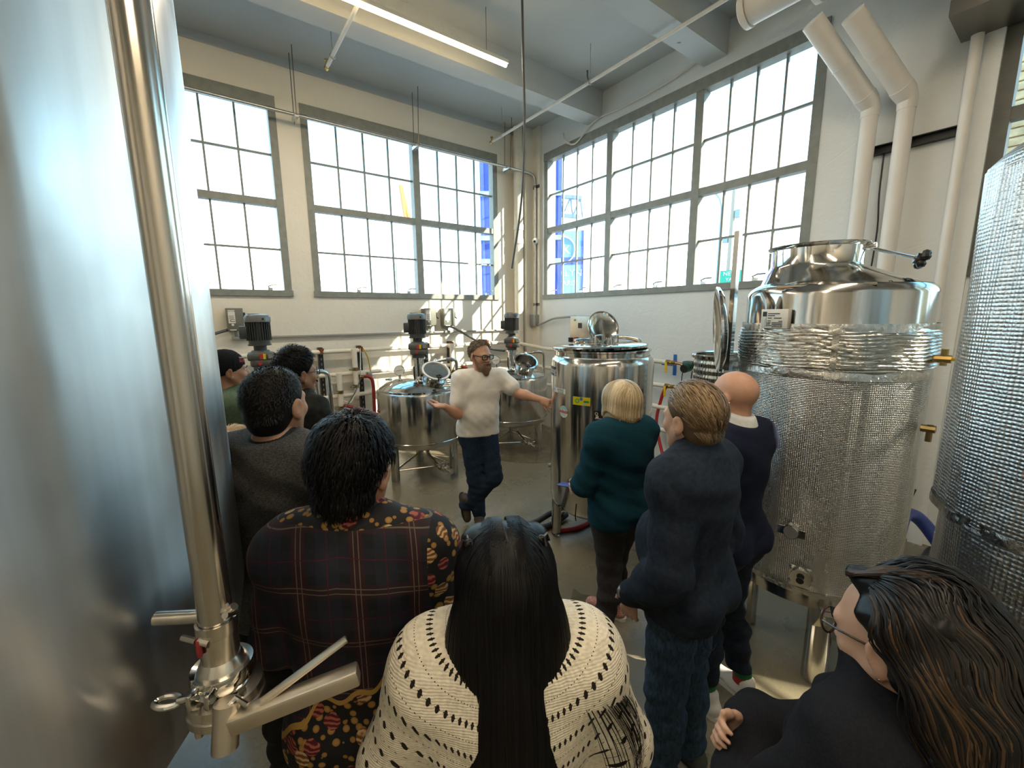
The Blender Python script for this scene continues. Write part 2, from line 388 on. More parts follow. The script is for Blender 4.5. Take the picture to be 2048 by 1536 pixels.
window('window_1', 'tall grey steel window left of the concrete pier, cut off by the big tank', 'back', *W_BACK[0], [-5.37])
window('window_2', 'grey steel two-bay window above the small tanks on the cream wall', 'back', *W_BACK[1], [-2.085])
window('window_3', 'grey steel three-bay window on the white wall', 'right', *W_RIGHT[0], [-3.199,-1.873])
window('window_4', 'dark framed window at the far right edge with a brick building outside', 'right', *W_RIGHT[1], [-7.5], dark=True, latch=False)

# ================================================================ outside the windows
tag(MB().box((-60,-60,-3.2),(90,90,-3.0)).obj('ground', 'ext_ground'), 'pale ground outside the windows', 'ground', kind='structure')
r = thing('container_stack', 'tall blue ribbed structure outside, seen on both sides of the room corner', 'container', (3.44,4.70,-3)); r.rotation_euler = (0,0,math.radians(-36.1))
MB().box((-1.22,0,0),(1.22,1.0,11)).obj('body', 'ext_blue', r)
for k in range(9): MB().box((-1.24+k*.30,-.06,0),(-1.12+k*.30,0,11)).obj('rib', 'ext_blue', r)
for z in (4.3,5.3,6.6,7.3,8.6): MB().box((-1.26,-.12,z),(1.26,-.05,z+.14)).obj('ledge', 'ext_blue_pale', r)
# pale blue sign board with lettering, on a lattice gantry
r = thing('sign_board', 'pale blue billboard with round emblem and BROOKLYN lettering outside the white-wall window', 'sign', (5.95,5.0,-3)); r.rotation_euler = (0,0,math.radians(-44))
MB().box((-1.5,-.05,5.6),(.42,.05,7.9)).obj('panel', 'ext_blue_pale', r)
for x in (-1.3,.25): MB().cyl((x,.1,0),(x,.1,5.7),.05,n=8).obj('post', 'ext_steel', r)
MB().box((-1.5,-.06,6.75),(.42,-.05,7.0)).obj('stripe', 'ext_blue', r); MB().box((.34,-.06,5.6),(.42,-.05,7.9)).obj('edge_stripe', 'ext_blue', r)
m = MB(); m.tube([(-.35+.46*math.cos(t*PI/18),-.065,7.25+.46*math.sin(t*PI/18)) for t in range(36)], .025, 6, closed=True)
text_on(m, 'B', .42, lambda x, y: (x-.48,-.065,y+7.25)); text_on(m, 'K', .42, lambda x, y: (x-.18,-.065,y+7.25)); text_on(m, 'est', .24, lambda x, y: (x-1.05,-.065,y+7.4))
text_on(m, 'BROOKLYN', .33, lambda x, y: (x-.50,-.065,y+6.45)); text_on(m, 'NAVY YARD', .24, lambda x, y: (x-.50,-.065,y+6.1))
m.obj('lettering', 'ext_white', r)
r = thing('gantry', 'steel lattice gantry behind the billboard', 'gantry', (6.35,5.6,-3)); r.rotation_euler = (0,0,math.radians(-44))
for z in (8.5,9.15): MB().box((-2.6,-.07,z-.06),(.35,.07,z+.06),Matrix.Rotation(math.radians(7),4,'Y')@Matrix.Translation((-1.0,0,0))).obj('chord', 'ext_steel', r)
m = MB()
for k in range(8):
    x = -3.4+k*.36; M_ = Matrix.Rotation(math.radians(7),4,'Y'); m.cyl((x,0,8.5),(x+.18,0,9.15),.035,n=6,M=M_); m.cyl((x+.18,0,9.15),(x+.36,0,8.5),.035,n=6,M=M_)
m.obj('lattice', 'ext_steel', r)['kind'] = 'stuff'
MB().cyl((-.9,.0,0),(-.9,.0,8.6),.10,n=8).obj('column', 'ext_steel', r)
# crane, poles, lamp and signs
r = thing('crane', 'distant orange and white lattice crane jib seen through the window above the tanks', 'crane', (10.9,30.5,-3))
m = MB(); m.cyl((.2,0,0),(-.05,0,13.2),.10,n=6); m.cyl((-.35,0,0),(-.4,0,13.2),.10,n=6)
for k in range(20): m.cyl((-.35,0,13.2*k/20),(.1,0,13.2*(k+1)/20),.06,n=5)
m.obj('jib', 'ext_white', r)
m = MB(); m.cyl((-.05,0,13.0),(-.75,0,16.2),.16,n=6); m.cyl((-.4,0,13.0),(-.8,0,16.2),.16,n=6); m.ball((0,0,13.2),.3,8); m.obj('jib_head', 'ext_orange', r)
MB().cyl((0,0,13.2),(1.9,0,6.0),.035,n=5).obj('stay_cable', 'ext_steel', r)
o = MB().cyl((4.2,17.1,-3),(4.2,17.1,4.9),.13,.09,n=10).obj('utility_pole', 'ext_pole'); tag(o, 'thin dark pole outside seen through the left panes above the tanks', 'pole')
o = MB().cyl((18.2,5.6,-3),(18.2,5.6,8.3),.17,.11,n=10).obj('utility_pole', 'ext_pole'); tag(o, 'wooden utility pole outside behind the vertical steel post of the foil tank', 'pole')
MB().box((18.1,5.2,6.9),(18.3,5.45,7.3)).obj('transformer', 'ext_steel', o); MB().box((18.1,5.75,5.7),(18.3,6.0,5.95)).obj('meter_box', 'ext_steel', o)
r = thing('street_lamp', 'curved street lamp outside the white-wall window', 'street lamp', (18.9,6.6,-3))
MB().tube([(0,0,0),(0,0,10.6)]+[(0,1.0*(1-math.cos(t*PI/16)),10.6+1.2*math.sin(t*PI/16)) for t in range(1,9)]+[(0,1.5,11.75)], .06, 8).obj('pole', 'ext_steel', r)
MB().box((-.15,1.4,11.65),(.15,2.0,11.78)).obj('lamp_head', 'ext_steel', r)
r = thing('street_sign', 'small green street sign outside above the sill', 'sign', (14.1,3.5,-3)); r.rotation_euler = (0,0,math.radians(-60))
MB().box((-.35,-.02,6.3),(.55,.02,6.85)).obj('plate', 'sign_green', r); m = MB(); text_on(m, 'NEW', .24, lambda x, y: (x+.05,-.03,y+6.7)); m.obj('lettering', 'ext_white', r); m = MB(); text_on(m, 'YARD', .2, lambda x, y: (x+.15,-.03,y+6.45)); m.obj('lettering', 'ext_white', r)
MB().cyl((0,.03,0),(0,.03,6.4),.04,n=8).obj('post', 'ext_steel', r)
# unseen brick volumes added to block the sun, leaving a gap for floor strips
o = MB().box((-1.17,0,0),(1.17,2.5,17),Matrix.Rotation(math.radians(-144.4),4,'Z')).obj('sun_blocker_slim', 'brick_far'); o.location = (4.65,-13.4,-3); tag(o, 'unseen slim brick sun blocker added outside', 'building')
o = MB().box((0,0,0),(9,6,19),Matrix.Rotation(math.radians(-144.4),4,'Z')).obj('sun_blocker_wide', 'brick_far'); o.location = (3.0,-14.2,-3); tag(o, 'unseen wide brick sun blocker added outside', 'building')
# brick building beyond the far right window: every brick course is real
r = thing('brick_building', 'sunlit tan brick building outside the far right window', 'building', (3.6,-7.6,-3))
MB().box((0.03,1.0,0),(.4,2.9,8.3)).obj('wall', 'mortar_far', r)
bm_ = MB().rbox((-.03,-.14,-.045),(.03,.14,.045),.006).mesh('brick','brick_far')
n_ = 0
for j in range(38):
    for i in range(6):
        if n_ >= 220: break
        o = link('brick', bm_, r); o.location = (0.02, 1.15+i*.30+(j%2)*.15, 4.6+j*.108); n_ += 1
# ================================================================ services on walls and ceiling
CAMP = Vector((-4.845,-6.135,2.0))
def face_rz(c, to=CAMP): v = Vector((to[0]-c[0], to[1]-c[1])); return math.atan2(v.x, -v.y)   # local -Y turned towards a point
# LED tubes hung between the beams
def led(x0, x1, y, label, z=4.62):
    r = thing('led_tube', label, 'lamp', ((x0+x1)/2,y,z), group='warm LED tubes under the ceiling'); h = abs(x1-x0)/2
    MB().cyl((-h,0,0),(h,0,0),.021,n=12).obj('diffuser', 'led_warm', r)
    MB().box((-h-.02,-.022,.016),(h+.02,.022,.05)).obj('housing', 'label_white', r)
    MB().cyl((-h*.8,0,.05),(-h*.8,0,ZC-z),.003,n=6).obj('hanger_wire', 'steel_dark', r); MB().cyl((h*.8,0,.05),(h*.8,0,ZC-z),.003,n=6).obj('hanger_wire', 'steel_dark', r)
    l = bpy.data.lights.new('tube_light', 'AREA'); l.shape = 'RECTANGLE'; l.size = 2*h; l.size_y = .04; l.energy = LED_W; l.color = (1.,.86,.68)
    lo = bpy.data.objects.new('tube_light', l); COL.objects.link(lo); lo.parent = r; lo.location = (0,0,-.03)
LED_W = 20
led(-4.42,-1.97,-2.14,'glowing warm LED tube under the ceiling in front of the first beam')
led(-7.9,-5.3,-2.14,'unseen warm LED tube added for fill near the ceiling to the left of the big tank')  # from here on the tubes are out of view, added to fill the room
led(-4.42,-1.97,-5.85,'unseen warm LED tube added for fill above the photographer')
led(-7.9,-5.3,-5.85,'unseen warm LED tube added for fill over the far left corner')
led(-6.2,-3.6,-9.3,'unseen warm LED tube added for fill near the wall behind the group')
# sprinkler pipes
def sprinkler(x, y0, y1, z, hang, label):
    r = thing('sprinkler_pipe', label, 'pipe', (x,y0,z)); L = y1-y0
    MB().cyl((0,0,0),(0,L,0),.019,n=12).obj('pipe', 'pipe_white_cool', r)
    m = MB(); m.cyl((0,0,-.0),(0,.05,0),.027,n=12); m.cyl((0,.02,.0),(0,.02,.075),.012,n=8); m.cyl((0,.02,.06),(0,.02,.075),.022,n=8); m.obj('sprinkler_head', 'brass', r)
    for h in hang:
        m = MB(); m.cyl((0,h-y0,.02),(0,h-y0,ZC-z),.005,n=6); m.tube([(0.028*math.cos(a*PI/6),h-y0,.028*math.sin(a*PI/6)) for a in range(12)], .005, 5, closed=True); m.obj('hanger', 'galvanised', r)
sprinkler(-.915, -.29, -6.9, 4.675, (-.55,-2.35,-4.1,-5.9), 'white sprinkler pipe running to the corner above the three-bay window')
sprinkler(-3.48, -.93, -6.9, 4.675, (-1.15,-2.6,-4.4), 'short white sprinkler pipe end beside the LED tube')
# galvanised conduit hung along the head of the windows, dropping down the corner
r = thing('conduit', 'galvanised conduit hung below the window heads and bent down the corner', 'conduit', (0,0,0))
MB().tube(round_path([(-7.5,-.225,4.40),(-.34,-.225,4.378),(-.075,-.29,4.345),(-.075,-.318,4.15),(-.075,-.318,1.99)],.16,8), .020, 12).obj('pipe', 'galvanised', r)
for x in (-6.4,-5.0,-3.71,-2.17,-.59):
    m = MB(); m.box((x-.022,-.32,4.335),(x+.022,-.13,4.352)); m.box((x-.022,-.32,4.352),(x-.018,-.13,4.378)); m.box((x+.018,-.32,4.352),(x+.022,-.13,4.378)); m.obj('strut_channel', 'galvanised', r)
    m = MB(); m.cyl((x,-.30,4.31),(x,-.36,ZC),.005,n=6); m.cyl((x,-.15,4.31),(x,-.17,ZC),.005,n=6); m.obj('hanger_rod', 'steel_dark', r)
for z in (4.14,2.18):
    MB().box((-.06,-.40,z-.025),(-.045,-.24,z+.025)).cyl((-.075,-.318,z-.02),(-.075,-.318,z+.02),.028,n=12).obj('clamp', 'steel_dark', r)
o = MB().rbox((-.14,-.385,1.80),(-.02,-.235,2.0),.008).obj('junction_box', 'conduit_grey'); tag(o, 'grey junction box at the foot of the corner conduit', 'electrical box')
r = thing('camera_dome', 'small white security camera on the corner conduit', 'camera', (-.10,-.36,3.25))
MB().cyl((0,0,0),(-.03,-.03,-.0),.05,n=16).obj('base', 'label_white', r); MB().ball((-.055,-.05,-.015),.048,14).obj('dome', 'label_white', r); MB().ball((-.09,-.075,-.025),.022,10).obj('lens', 'black_plastic', r)
# big drain pipe in the corner
r = thing('drain_pipe', 'fat white drain pipe standing in the corner of the room', 'pipe', (-.31,-.15,0))
MB().cyl((0,0,0.001),(0,0,ZC-.003),.078,n=24).obj('pipe', 'pipe_white', r)
for z in (3.48,3.25): MB().cyl((0,0,z-.045),(0,0,z+.045),.086,n=24).obj('coupling', 'pipe_white_cool', r)
o = MB().tube(bez([(-2.36,-2.92,ZC),(-2.30,-2.86,4.3),(-2.24,-2.80,3.75),(-2.22,-2.72,3.1),(-2.30,-2.66,2.46)],24), .011, 8).obj('hanging_cable', 'cable_grey'); tag(o, 'grey cable hanging loose from the ceiling in front of the corner', 'cable')
o = MB().tube(bez([(-.02,-1.02,4.62),(-.04,-1.25,4.55),(-.03,-1.62,4.735),(-.03,-2.1,4.73),(-.04,-2.7,4.74),(-.02,-3.15,4.82),(-.02,-3.2,4.9)],36), .012, 8).obj('loose_cable', 'cable_white'); tag(o, 'thin white cable running along the top of the three-bay window', 'cable')
o = MB().tube(bez([(-.03,-.95,4.78),(-.05,-1.0,4.68),(-.04,-1.13,4.56)],12), .014, 8).obj('loose_cable', 'cable_white'); tag(o, 'short frayed cable end above the first panes of the three-bay window', 'cable')
for x, y, lab in ((-2.7,-1.3,'small rusty hook left in the slab between the beams'),(-.55,-1.95,'small dark hook on the slab beside the three-bay window')):
    o = MB().tube([(x,y,ZC),(x,y,ZC-.07),(x+.03,y,ZC-.12),(x+.01,y,ZC-.15)], .012, 6).obj('ceiling_hook', 'steel_dark'); tag(o, lab, 'hook')
# ducts and risers on the white wall
def riser(S, bot, label, tee):
    r = thing('riser_pipe', label, 'pipe', (S[0],S[1],0)); z = S[2]; d = Vector((-1,.5,1)).normalized()
    top = Vector((0,0,z)); e = top+d*tee
    MB().cyl((0,0,bot),(0,0,z-.03),.058,n=20).obj('riser', 'duct_white', r)
    m = MB(); m.tube([(0,0,z-.09),(0,0,z-.02),tuple(top+d*.05),tuple(top+d*.11)], [.062,.066,.078,.080], 20); m.obj('elbow', 'duct_white', r)
    MB().cyl(top+d*.09, e, .076, n=20).obj('branch', 'duct_white', r)
    MB().cyl(top+d*.42, top+d*.435, .0785, n=20).obj('seam', 'duct_white', r)
    return e
e1 = riser((-.11,-4.825,3.712), 0, 'white riser pipe beside the window jamb, bent up to the round duct', .86)
e2 = riser((-.11,-5.059,3.687), 0, 'second white riser pipe from the window, bent up to a round duct', .80)
def duct(x, y0, z, rad, label):
    r = thing('air_duct', label, 'duct', (x,y0,z)); L = -9.9-y0
    MB().cyl((0,-.05,0),(0,L,0),rad,n=32).obj('tube', 'duct_white', r)
    MB().cyl((0,-.045,0),(0,.0,0),rad+.012,n=32).cyl((0,.0,0),(0,.02,0),rad+.012,rad-.02,n=32).obj('end_cap', 'duct_white', r)
    for k in range(1,5): MB().cyl((0,-1.2*k-.01,0),(0,-1.2*k+.01,0),rad+.006,n=32).obj('joint_ring', 'duct_white', r)
duct(-.93,-4.12,4.495,.135,'wide round white air duct with a capped end below the ceiling')
duct(-.64,-4.52,4.57,.125,'narrower round white air duct next to the window wall')
r = thing('riser_pipe', 'thin white pipe at the edge of the far right window, ending above the floor', 'pipe', (-.08,-5.40,0))
MB().cyl((0,0,.42),(0,0,4.06),.036,n=16).cyl((0,0,.34),(0,0,.42),.022,.036,n=16).obj('pipe', 'duct_white', r)
r = thing('strut_bracket', 'black steel channel bracket holding the two riser pipes', 'bracket', (-.04,-5.2,3.36))
MB().box((-.02,-.17,-.035),(.04,.42,-.028)).box((-.02,-.17,.028),(.04,.42,.035)).box((.03,-.17,-.035),(.04,.42,.035)).obj('channel', 'black_metal', r)
o = MB().tube(bez([(-.02,-4.93,3.35),(-.03,-4.935,3.0),(-.02,-4.95,2.7),(-.03,-4.94,2.3)],12), .006, 6).obj('wire', 'black_rubber'); tag(o, 'thin dark wire hanging between the two riser pipes', 'wire')
r = thing('duct_hood', 'dark galvanised duct hood at the top corner above the far right window', 'duct', (-.28,-5.55,4.0))
MB().prism([(-.17,0),(1.5,0),(1.5,.9),(-.25,.9)], -.20,.20, Matrix(((0,0,1,0),(-1,0,0,.05),(0,1,0,.06),(0,0,0,1)))).obj('hood', 'galvanised', r)
MB().box((-.24,-1.5,-.02),(.24,.24,.08)).obj('flange', 'steel_dark', r)
# ---------------------------------------------------------------- pipework on the cream wall
def wall_pipe(pts, rad, label, mat='pipe_white'):
    o = MB().tube(round_path(pts, .12, 6), rad, 14).obj('pipe_run', mat); return tag(o, label, 'pipe', 'white pipe runs round the tanks')
wall_pipe([(-7.6,-.12,1.545),(-.42,-.12,1.525),(-.14,-.62,1.425),(-.14,-3.03,1.388)], .030, 'topmost white pipe run round the corner behind the tanks')
wall_pipe([(-7.6,-.12,1.225),(-.36,-.12,1.205),(-.14,-.55,1.10),(-.14,-3.03,1.082)], .030, 'second white pipe run from the top behind the tanks')
wall_pipe([(-7.6,-.12,.915),(-.36,-.12,.90),(-.14,-.55,.80),(-.14,-4.66,.788)], .030, 'third white pipe run from the top behind the tanks')
wall_pipe([(-7.6,-.12,.555),(-.36,-.12,.545),(-.14,-.55,.50),(-.14,-4.66,.49)], .030, 'lowest white pipe run just above the floor')
def drop_pipe(x, z0, z1, label, coll):
    r = thing('drop_pipe', label, 'pipe', (x,-.20,0), group='capped white drop pipes')
    MB().cyl((0,.08,z1-.01),(0,-.0,z1-.01),.036,n=14).cyl((0,0,z0+.05),(0,0,z1+.03),.036,n=14).cyl((0,0,z0),(0,0,z0+.05),.018,.036,n=14).obj('pipe', 'pipe_white', r)
    for z in coll:
        MB().cyl((0,0,z-.022),(0,0,z+.022),.042,n=14).cyl((-.03,-.02,z),(-.09,-.04,z),.010,n=8).obj('brass_clamp', 'brass_dark', r)
drop_pipe(-3.215,.86,1.53,'white drop pipe with brass clamps from the topmost run',(1.28,1.04))
drop_pipe(-3.437,.58,1.21,'white drop pipe with brass clamps from the second run',(.98,.76))
drop_pipe(-1.70,1.0,1.53,'white drop pipe behind the man in the white shirt',(1.30,1.12))
for x, z0, lab in ((-3.62,.45,'black slotted strut post behind the spray bottle'),(-3.105,.42,'black slotted strut post beside the red hose'),(-2.085,.42,'black slotted strut post behind the middle tank motor'),(-1.66,.42,'black slotted strut post between the two tanks'),(-.98,.42,'black slotted strut post behind the far tank motor')):
    r = thing('strut_post', lab, 'post', (x,-.065,z0), group='slotted strut posts')
    MB().box((-.028,-.02,0),(.028,.06,1.59-z0)).obj('channel', 'black_metal', r)
    m = MB(); n = 0
    for k in range(16):
        z = .06+k*.07
        if z < 1.5-z0: m.box((-.006,-.023,z),(.006,-.019,z+.03))
    m.obj('slots', 'label_grey', r)['kind'] = 'stuff'
    MB().cyl((0,-.055,1.545-z0-.034),(0,-.055,1.545-z0+.034),.036,n=12).obj('pipe_strap', 'rust', r)
# disconnect switches
def switch(x, z, w, h, label):
    r = thing('disconnect_switch', label, 'electrical box', (x,-.005,z), group='grey disconnect switches on the cream wall')
    MB().rbox((-w/2,-.13,0),(w/2,0,h),.006).obj('box', 'box_grey', r); MB().rbox((-w/2-.004,-.142,.01),(w/2+.004,-.128,h+.004),.004).obj('cover', 'box_grey', r)
    lb = MB().box((-w*.40,-.1445,h*.34),(w*.02,-.142,h*.93)).obj('label', 'label_white', r)
    m = MB(); text_on(m, 'EATON', w*.125, lambda a, b: (a-w*.19,-.1455,b+h*.87))
    for k in range(4): m.box((-w*.36,-.1455,h*(.66-.045*k)),(-w*(.04+.03*(k%2)),-.145,h*(.675-.045*k)))
    m.obj('print', 'label_black', lb)
    m = MB(); m.box((-w*.25,-.1455,h*.49),(0,-.145,h*.51)); m.prism([(-w*.35,h*.45),(-w*.25,h*.52),(-w*.25,h*.38)],0,.0006,Matrix(((1,0,0,0),(0,0,1,-.146),(0,1,0,0),(0,0,0,1)))); m.box((-w*.25,-.1455,h*.40),(0,-.145,h*.44)); m.obj('diagram', 'label_grey', lb)
    MB().cyl((-w*.17,-.142,h*.27),(-w*.17,-.1445,h*.27),.014,n=14).obj('seal', 'label_white', r)
    MB().box((-w*.38,-.1445,h*.02),(w*.02,-.142,h*.055)).obj('rating_strip', 'label_white', r)
    MB().rbox((w/2+.004,-.12,h*.5),(w/2+.028,-.06,h*.82),.006).tube([(w/2+.02,-.10,h*.55),(w/2+.03,-.13,h*.46),(w/2+.045,-.14,h*.44)], .009, 8).obj('lever', 'black_plastic', r)
    MB().cyl((0,-.05,-.075),(0,-.05,0),.018,n=10).rbox((-.05,-.075,-.115),(.07,-.02,-.072),.006).obj('conduit_body', 'conduit_grey', r)
switch(-4.545,1.846,.165,.262,'grey disconnect switch above the beanie man, cut off by the big tank edge')
switch(-2.02,1.84,.185,.27,'grey disconnect switch directly behind the middle tank motor')
switch(-1.695,1.835,.185,.275,'grey disconnect switch right of the middle tank motor with a curved cable')
o = MB().cyl((-4.5,-.035,1.752),(-.30,-.035,1.735),.016,n=10).obj('wall_conduit', 'conduit_grey'); tag(o, 'thin grey conduit running level under the disconnect switches', 'conduit')
for pts, lab in (([(-1.70,-.10,1.835),(-1.62,-.16,1.80),(-1.45,-.35,1.66),(-1.35,-.75,1.50),(-1.25,-1.02,1.47)],'dark flexible cable arching from the switch to the far tank gearbox'),([(-4.62,-.10,1.86),(-4.8,-.2,1.80),(-4.9,-.4,1.7)],'dark flexible cable leaving the leftmost disconnect switch'),([(-4.55,-.9,1.42),(-4.45,-1.2,1.43),(-4.36,-1.36,1.47),(-4.38,-1.42,1.6)],'dark flexible cable bowed into the left motor gearbox')):
    o = MB().tube(bez(pts,20), .017, 10).obj('flex_cable', 'cable_grey'); tag(o, lab, 'cable')
# hoses on the cream wall
def hose(pts, rad, mat, label, n=28, nm='hose'):
    o = MB().tube(bez(pts,n), rad, 12).obj(nm, mat); return tag(o, label, 'hose')
hose([(-3.11,-.24,1.175),(-3.05,-.27,1.16),(-3.01,-.28,1.08),(-3.01,-.28,.8),(-3.02,-.28,.45)],.024,'red_hose','red hose hanging straight down from the white pipework')
hose([(-3.41,-.26,.80),(-3.28,-.42,.76),(-3.1,-.62,.70),(-3.02,-.82,.72),(-3.08,-1.05,.80),(-3.22,-1.22,.86),(-3.27,-1.25,.885)],.022,'red_hose','red hose sagging across to the side of the middle tank')
hose([(-1.57,-.22,1.19),(-1.50,-.30,1.16),(-1.46,-.36,1.05),(-1.46,-.40,.7)],.022,'red_hose','short red hose behind the shoulder of the man in white')
for x, lab in ((-3.13,'grey solenoid valve at the top of the hanging red hose'),(-1.60,'grey solenoid valve behind the man in the white shirt')):
    r = thing('solenoid_valve', lab, 'valve', (x,-.20,1.17)); MB().rbox((-.03,-.06,.02),(.035,.0,.085),.006).obj('coil', 'gauge_face', r); MB().cyl((-.04,-.03,.0),(.06,-.04,-.005),.022,n=12).obj('body', 'brass_dark', r); MB().rbox((.07,-.05,-.03),(.13,.01,.05),.006).obj('actuator', 'conduit_grey', r)
hose([(-3.17,-.26,1.15),(-3.3,-.4,.98),(-3.55,-.6,.75),(-3.82,-.85,.55)],.008,'cable_grey','thin dark cable drooping from the solenoid to the left',nm='thin_cable')
hose([(-3.08,-.16,1.56),(-3.02,-.17,1.40),(-2.99,-.17,1.1),(-2.97,-.17,.75),(-2.98,-.17,.42)],.008,'cable_yellow','thin yellow cable hanging beside the slotted strut post',nm='thin_cable')
hose([(-3.12,-.17,1.56),(-3.14,-.2,1.35),(-3.16,-.21,1.2)],.007,'cable_white','thin white cable down to the grey solenoid',nm='thin_cable')
hose([(-3.25,-.24,.93),(-3.33,-.27,.83),(-3.42,-.27,.86)],.009,'cable_white','short white tube looping between the drop pipes',nm='thin_cable')

# ================================================================ steel tanks
def agitator(T, z0):
    """geared motor standing on a tank lid; T = tank root"""
    MB().cyl((0,0,z0),(0,0,1.47),.062,n=24).cyl((0,0,1.47),(0,0,1.49),.085,n=24).obj('lantern', 'steel_polished', T)
    MB().box((-.068,-.03,z0),(-.058,.02,z0+.13)).obj('lantern_window', 'black_metal', T)
    g = MB(); g.cyl((0,0,1.49),(0,0,1.53),.075,n=20); g.rbox((-.095,-.105,1.53),(.115,.095,1.60),.02); g.rbox((-.115,-.105,1.59),(.12,.10,1.665),.02); g.cyl((0,0,1.66),(0,0,1.685),.09,.075,n=20)
    for a in range(5): g.cyl((.075*math.cos(a*1.3),-.102-.005,1.555+.018*(a%3)),(.075*math.cos(a*1.3),-.112,1.555+.018*(a%3)),.010,n=8)
    gb = g.obj('gearbox', 'gear_grey', T)
    MB().box((-.012,-.109,1.605),(.016,-.1055,1.655)).obj('warning_label', 'label_red', gb); MB().box((.016,-.109,1.605),(.038,-.1055,1.655)).obj('caution_label', 'label_yellow', gb)
    MB().box((.058,-.109,1.61),(.105,-.1055,1.65)).obj('rating_plate', 'label_grey', gb); MB().prism([(-.022,0),(0,-.02),(.022,0),(0,.02)],0,.003,TR((-.015,-.1055,1.565),0,PI/2)).obj('hazard_diamond', 'label_red', gb)
    MB().cyl((0,0,1.68),(0,0,1.735),.056,n=20).cyl((0,0,1.732),(0,0,1.745),.10,n=24).cyl((0,0,1.745),(0,0,1.785),.092,n=24).obj('motor_flange', 'motor_grey', T)
    m = MB(); m.cyl((0,0,1.78),(0,0,1.965),.088,n=28)
    for k in range(30):
        a = 2*PI*k/30; m.cbox((0,0,0),(.022,.005,.18),TR((.095*math.cos(a),.095*math.sin(a),1.872),a))
    m.obj('finned_motor', 'motor_grey', T)
    MB().rbox((-.16,-.06,1.80),(-.09,.05,1.92),.012).obj('terminal_box', 'motor_grey', T)
    MB().lathe([(.10,1.955),(.112,1.958),(.112,2.0),(.10,2.022),(.07,2.03),(0.001,2.032)],n=28).obj('fan_cowl', 'motor_cap', T)
    MB().cyl((.045,-.112,1.985),(.045,-.114,1.985),.010,n=12).obj('cowl_screw', 'black_metal', T); MB().cyl((-.03,0,2.03),(-.03,0,2.036),.05,n=16).obj('fan_grille', 'steel_dark', T)
def ferrule(mb, x, y, z, r=.022, h=.05): mb.cyl((x,y,z),(x,y,z+h),r*.7,n=12); mb.cyl((x,y,z+h*.7),(x,y,z+h),r*1.25,n=12)
def kettle(c, label, rz, lid_open=False, port_ang=None):
    T = thing('jacketed_kettle', label, 'tank', (c[0],c[1],0), rz, 'small steel kettles with agitators'); R = .52
    MB().lathe([(.001,.40),(.25,.405),(.44,.425),(.50,.45),(R,.49),(R,1.085),(R-.005,1.10),(R-.02,1.108),(.485,1.108)],n=64).obj('shell', 'steel_tank', T)
    MB().lathe([(R+.002,.505),(R+.006,.51),(R+.006,.52),(R+.002,.525)],n=64).obj('weld_band', 'steel_tank', T)
    MB().lathe([(.487,1.104),(.487,1.128),(.475,1.135),(.455,1.15),(.40,1.19),(.30,1.23),(.18,1.252),(.001,1.262)],n=64).obj('domed_lid', 'steel_polished', T)
    for k in range(3):
        a = -PI/2-2*PI/6+k*2*PI/3+.10; x, y = .415*math.cos(a), .415*math.sin(a)
        MB().cyl((x,y,0.012),(x,y,.46),.052,n=20).cyl((x,y,0),(x,y,.014),.045,n=20).obj('leg', 'steel_tank', T)
        a2 = a+2*PI/3; MB().cyl((x,y,.135),(.415*math.cos(a2),.415*math.sin(a2),.135),.013,n=8).obj('brace', 'steel_pipe', T)
    agitator(T, 1.25)
    # tilted manway neck in front right of the motor
    Mw = TR((.17,-.15,1.215),math.radians(20),math.radians(34)); w = MB()
    w.lathe([(.118,0),(.135,.02),(.150,.10),(.160,.155),(.163,.16)],M=Mw,n=40); mw_ = w.obj('manway_neck', 'steel_polished', T)
    MB().lathe([(.163,.15),(.172,.15),(.172,.166),(.150,.168),(.148,.15)],M=Mw,n=40).obj('manway_gasket', 'label_white' if not lid_open else 'steel_polished', mw_)
    if lid_open: MB().lathe([(.150,.16),(.135,.06),(.12,.03),(.001,.02)],M=Mw,n=40).obj('manway_bowl', 'steel_dark', mw_)
    else: MB().lathe([(.150,.150),(.08,.146),(.001,.145)],M=Mw,n=40).obj('glass_cover', 'steel_polished', mw_)
    k_ = MB(); k_.cyl((-.03,-.165,.14),(-.03,-.165,.20),.008,n=8,M=Mw)
    for a in range(5): k_.ball((-.03+.024*math.cos(a*1.257),-.165+.024*math.sin(a*1.257),.215),.015,8,M=Mw)
    k_.obj('clamp_knob', 'black_plastic', mw_)
    MB().tube([Mw@Vector((.05,.165,.15)),Mw@Vector((.10,.21,.10)),Vector((.36,.06,1.21))], .012, 8).obj('manway_hinge', 'steel_polished', T)
    # dial thermometer, ferrules, gas cock
    Mg = TR((-.235,-.07,1.345),math.radians(-8),math.radians(82)); g = MB(); g.lathe([(.001,-.03),(.05,-.03),(.062,-.02),(.064,.0),(.060,.005)],M=Mg,n=32); gg = g.obj('dial_gauge', 'steel_polished', T)
    MB().lathe([(.058,.003),(.001,.004)],M=Mg,n=32).obj('dial_face', 'gauge_face', gg); MB().cbox((0,0,0),(.075,.004,.001),Mg@TR((0,0,.006),.15)).obj('needle', 'black_metal', gg)
    MB().cyl((-.235,-.04,1.28),(-.235,-.04,1.20),.014,n=10).obj('gauge_stem', 'steel_pipe', gg)
    m = MB(); ferrule(m,-.24,-.16,1.185); ferrule(m,-.33,-.06,1.165); ferrule(m,-.30,.10,1.17); ferrule(m,-.05,-.33,1.17,.03,.03); m.tube([(-.33,-.06,1.235),(-.36,-.08,1.245),(-.40,-.10,1.245)], .012, 8); m.obj('lid_ferrule', 'steel_polished', T)
    # cleaning pipe arching from the lid and down the side
    MB().tube(round_path([(.14,.02,1.40),(.20,.03,1.43),(.37,.06,1.455),(.475,.10,1.44),(.485,.12,.80)],.09,6), .021, 12).obj('cleaning_pipe', 'steel_pipe', T)
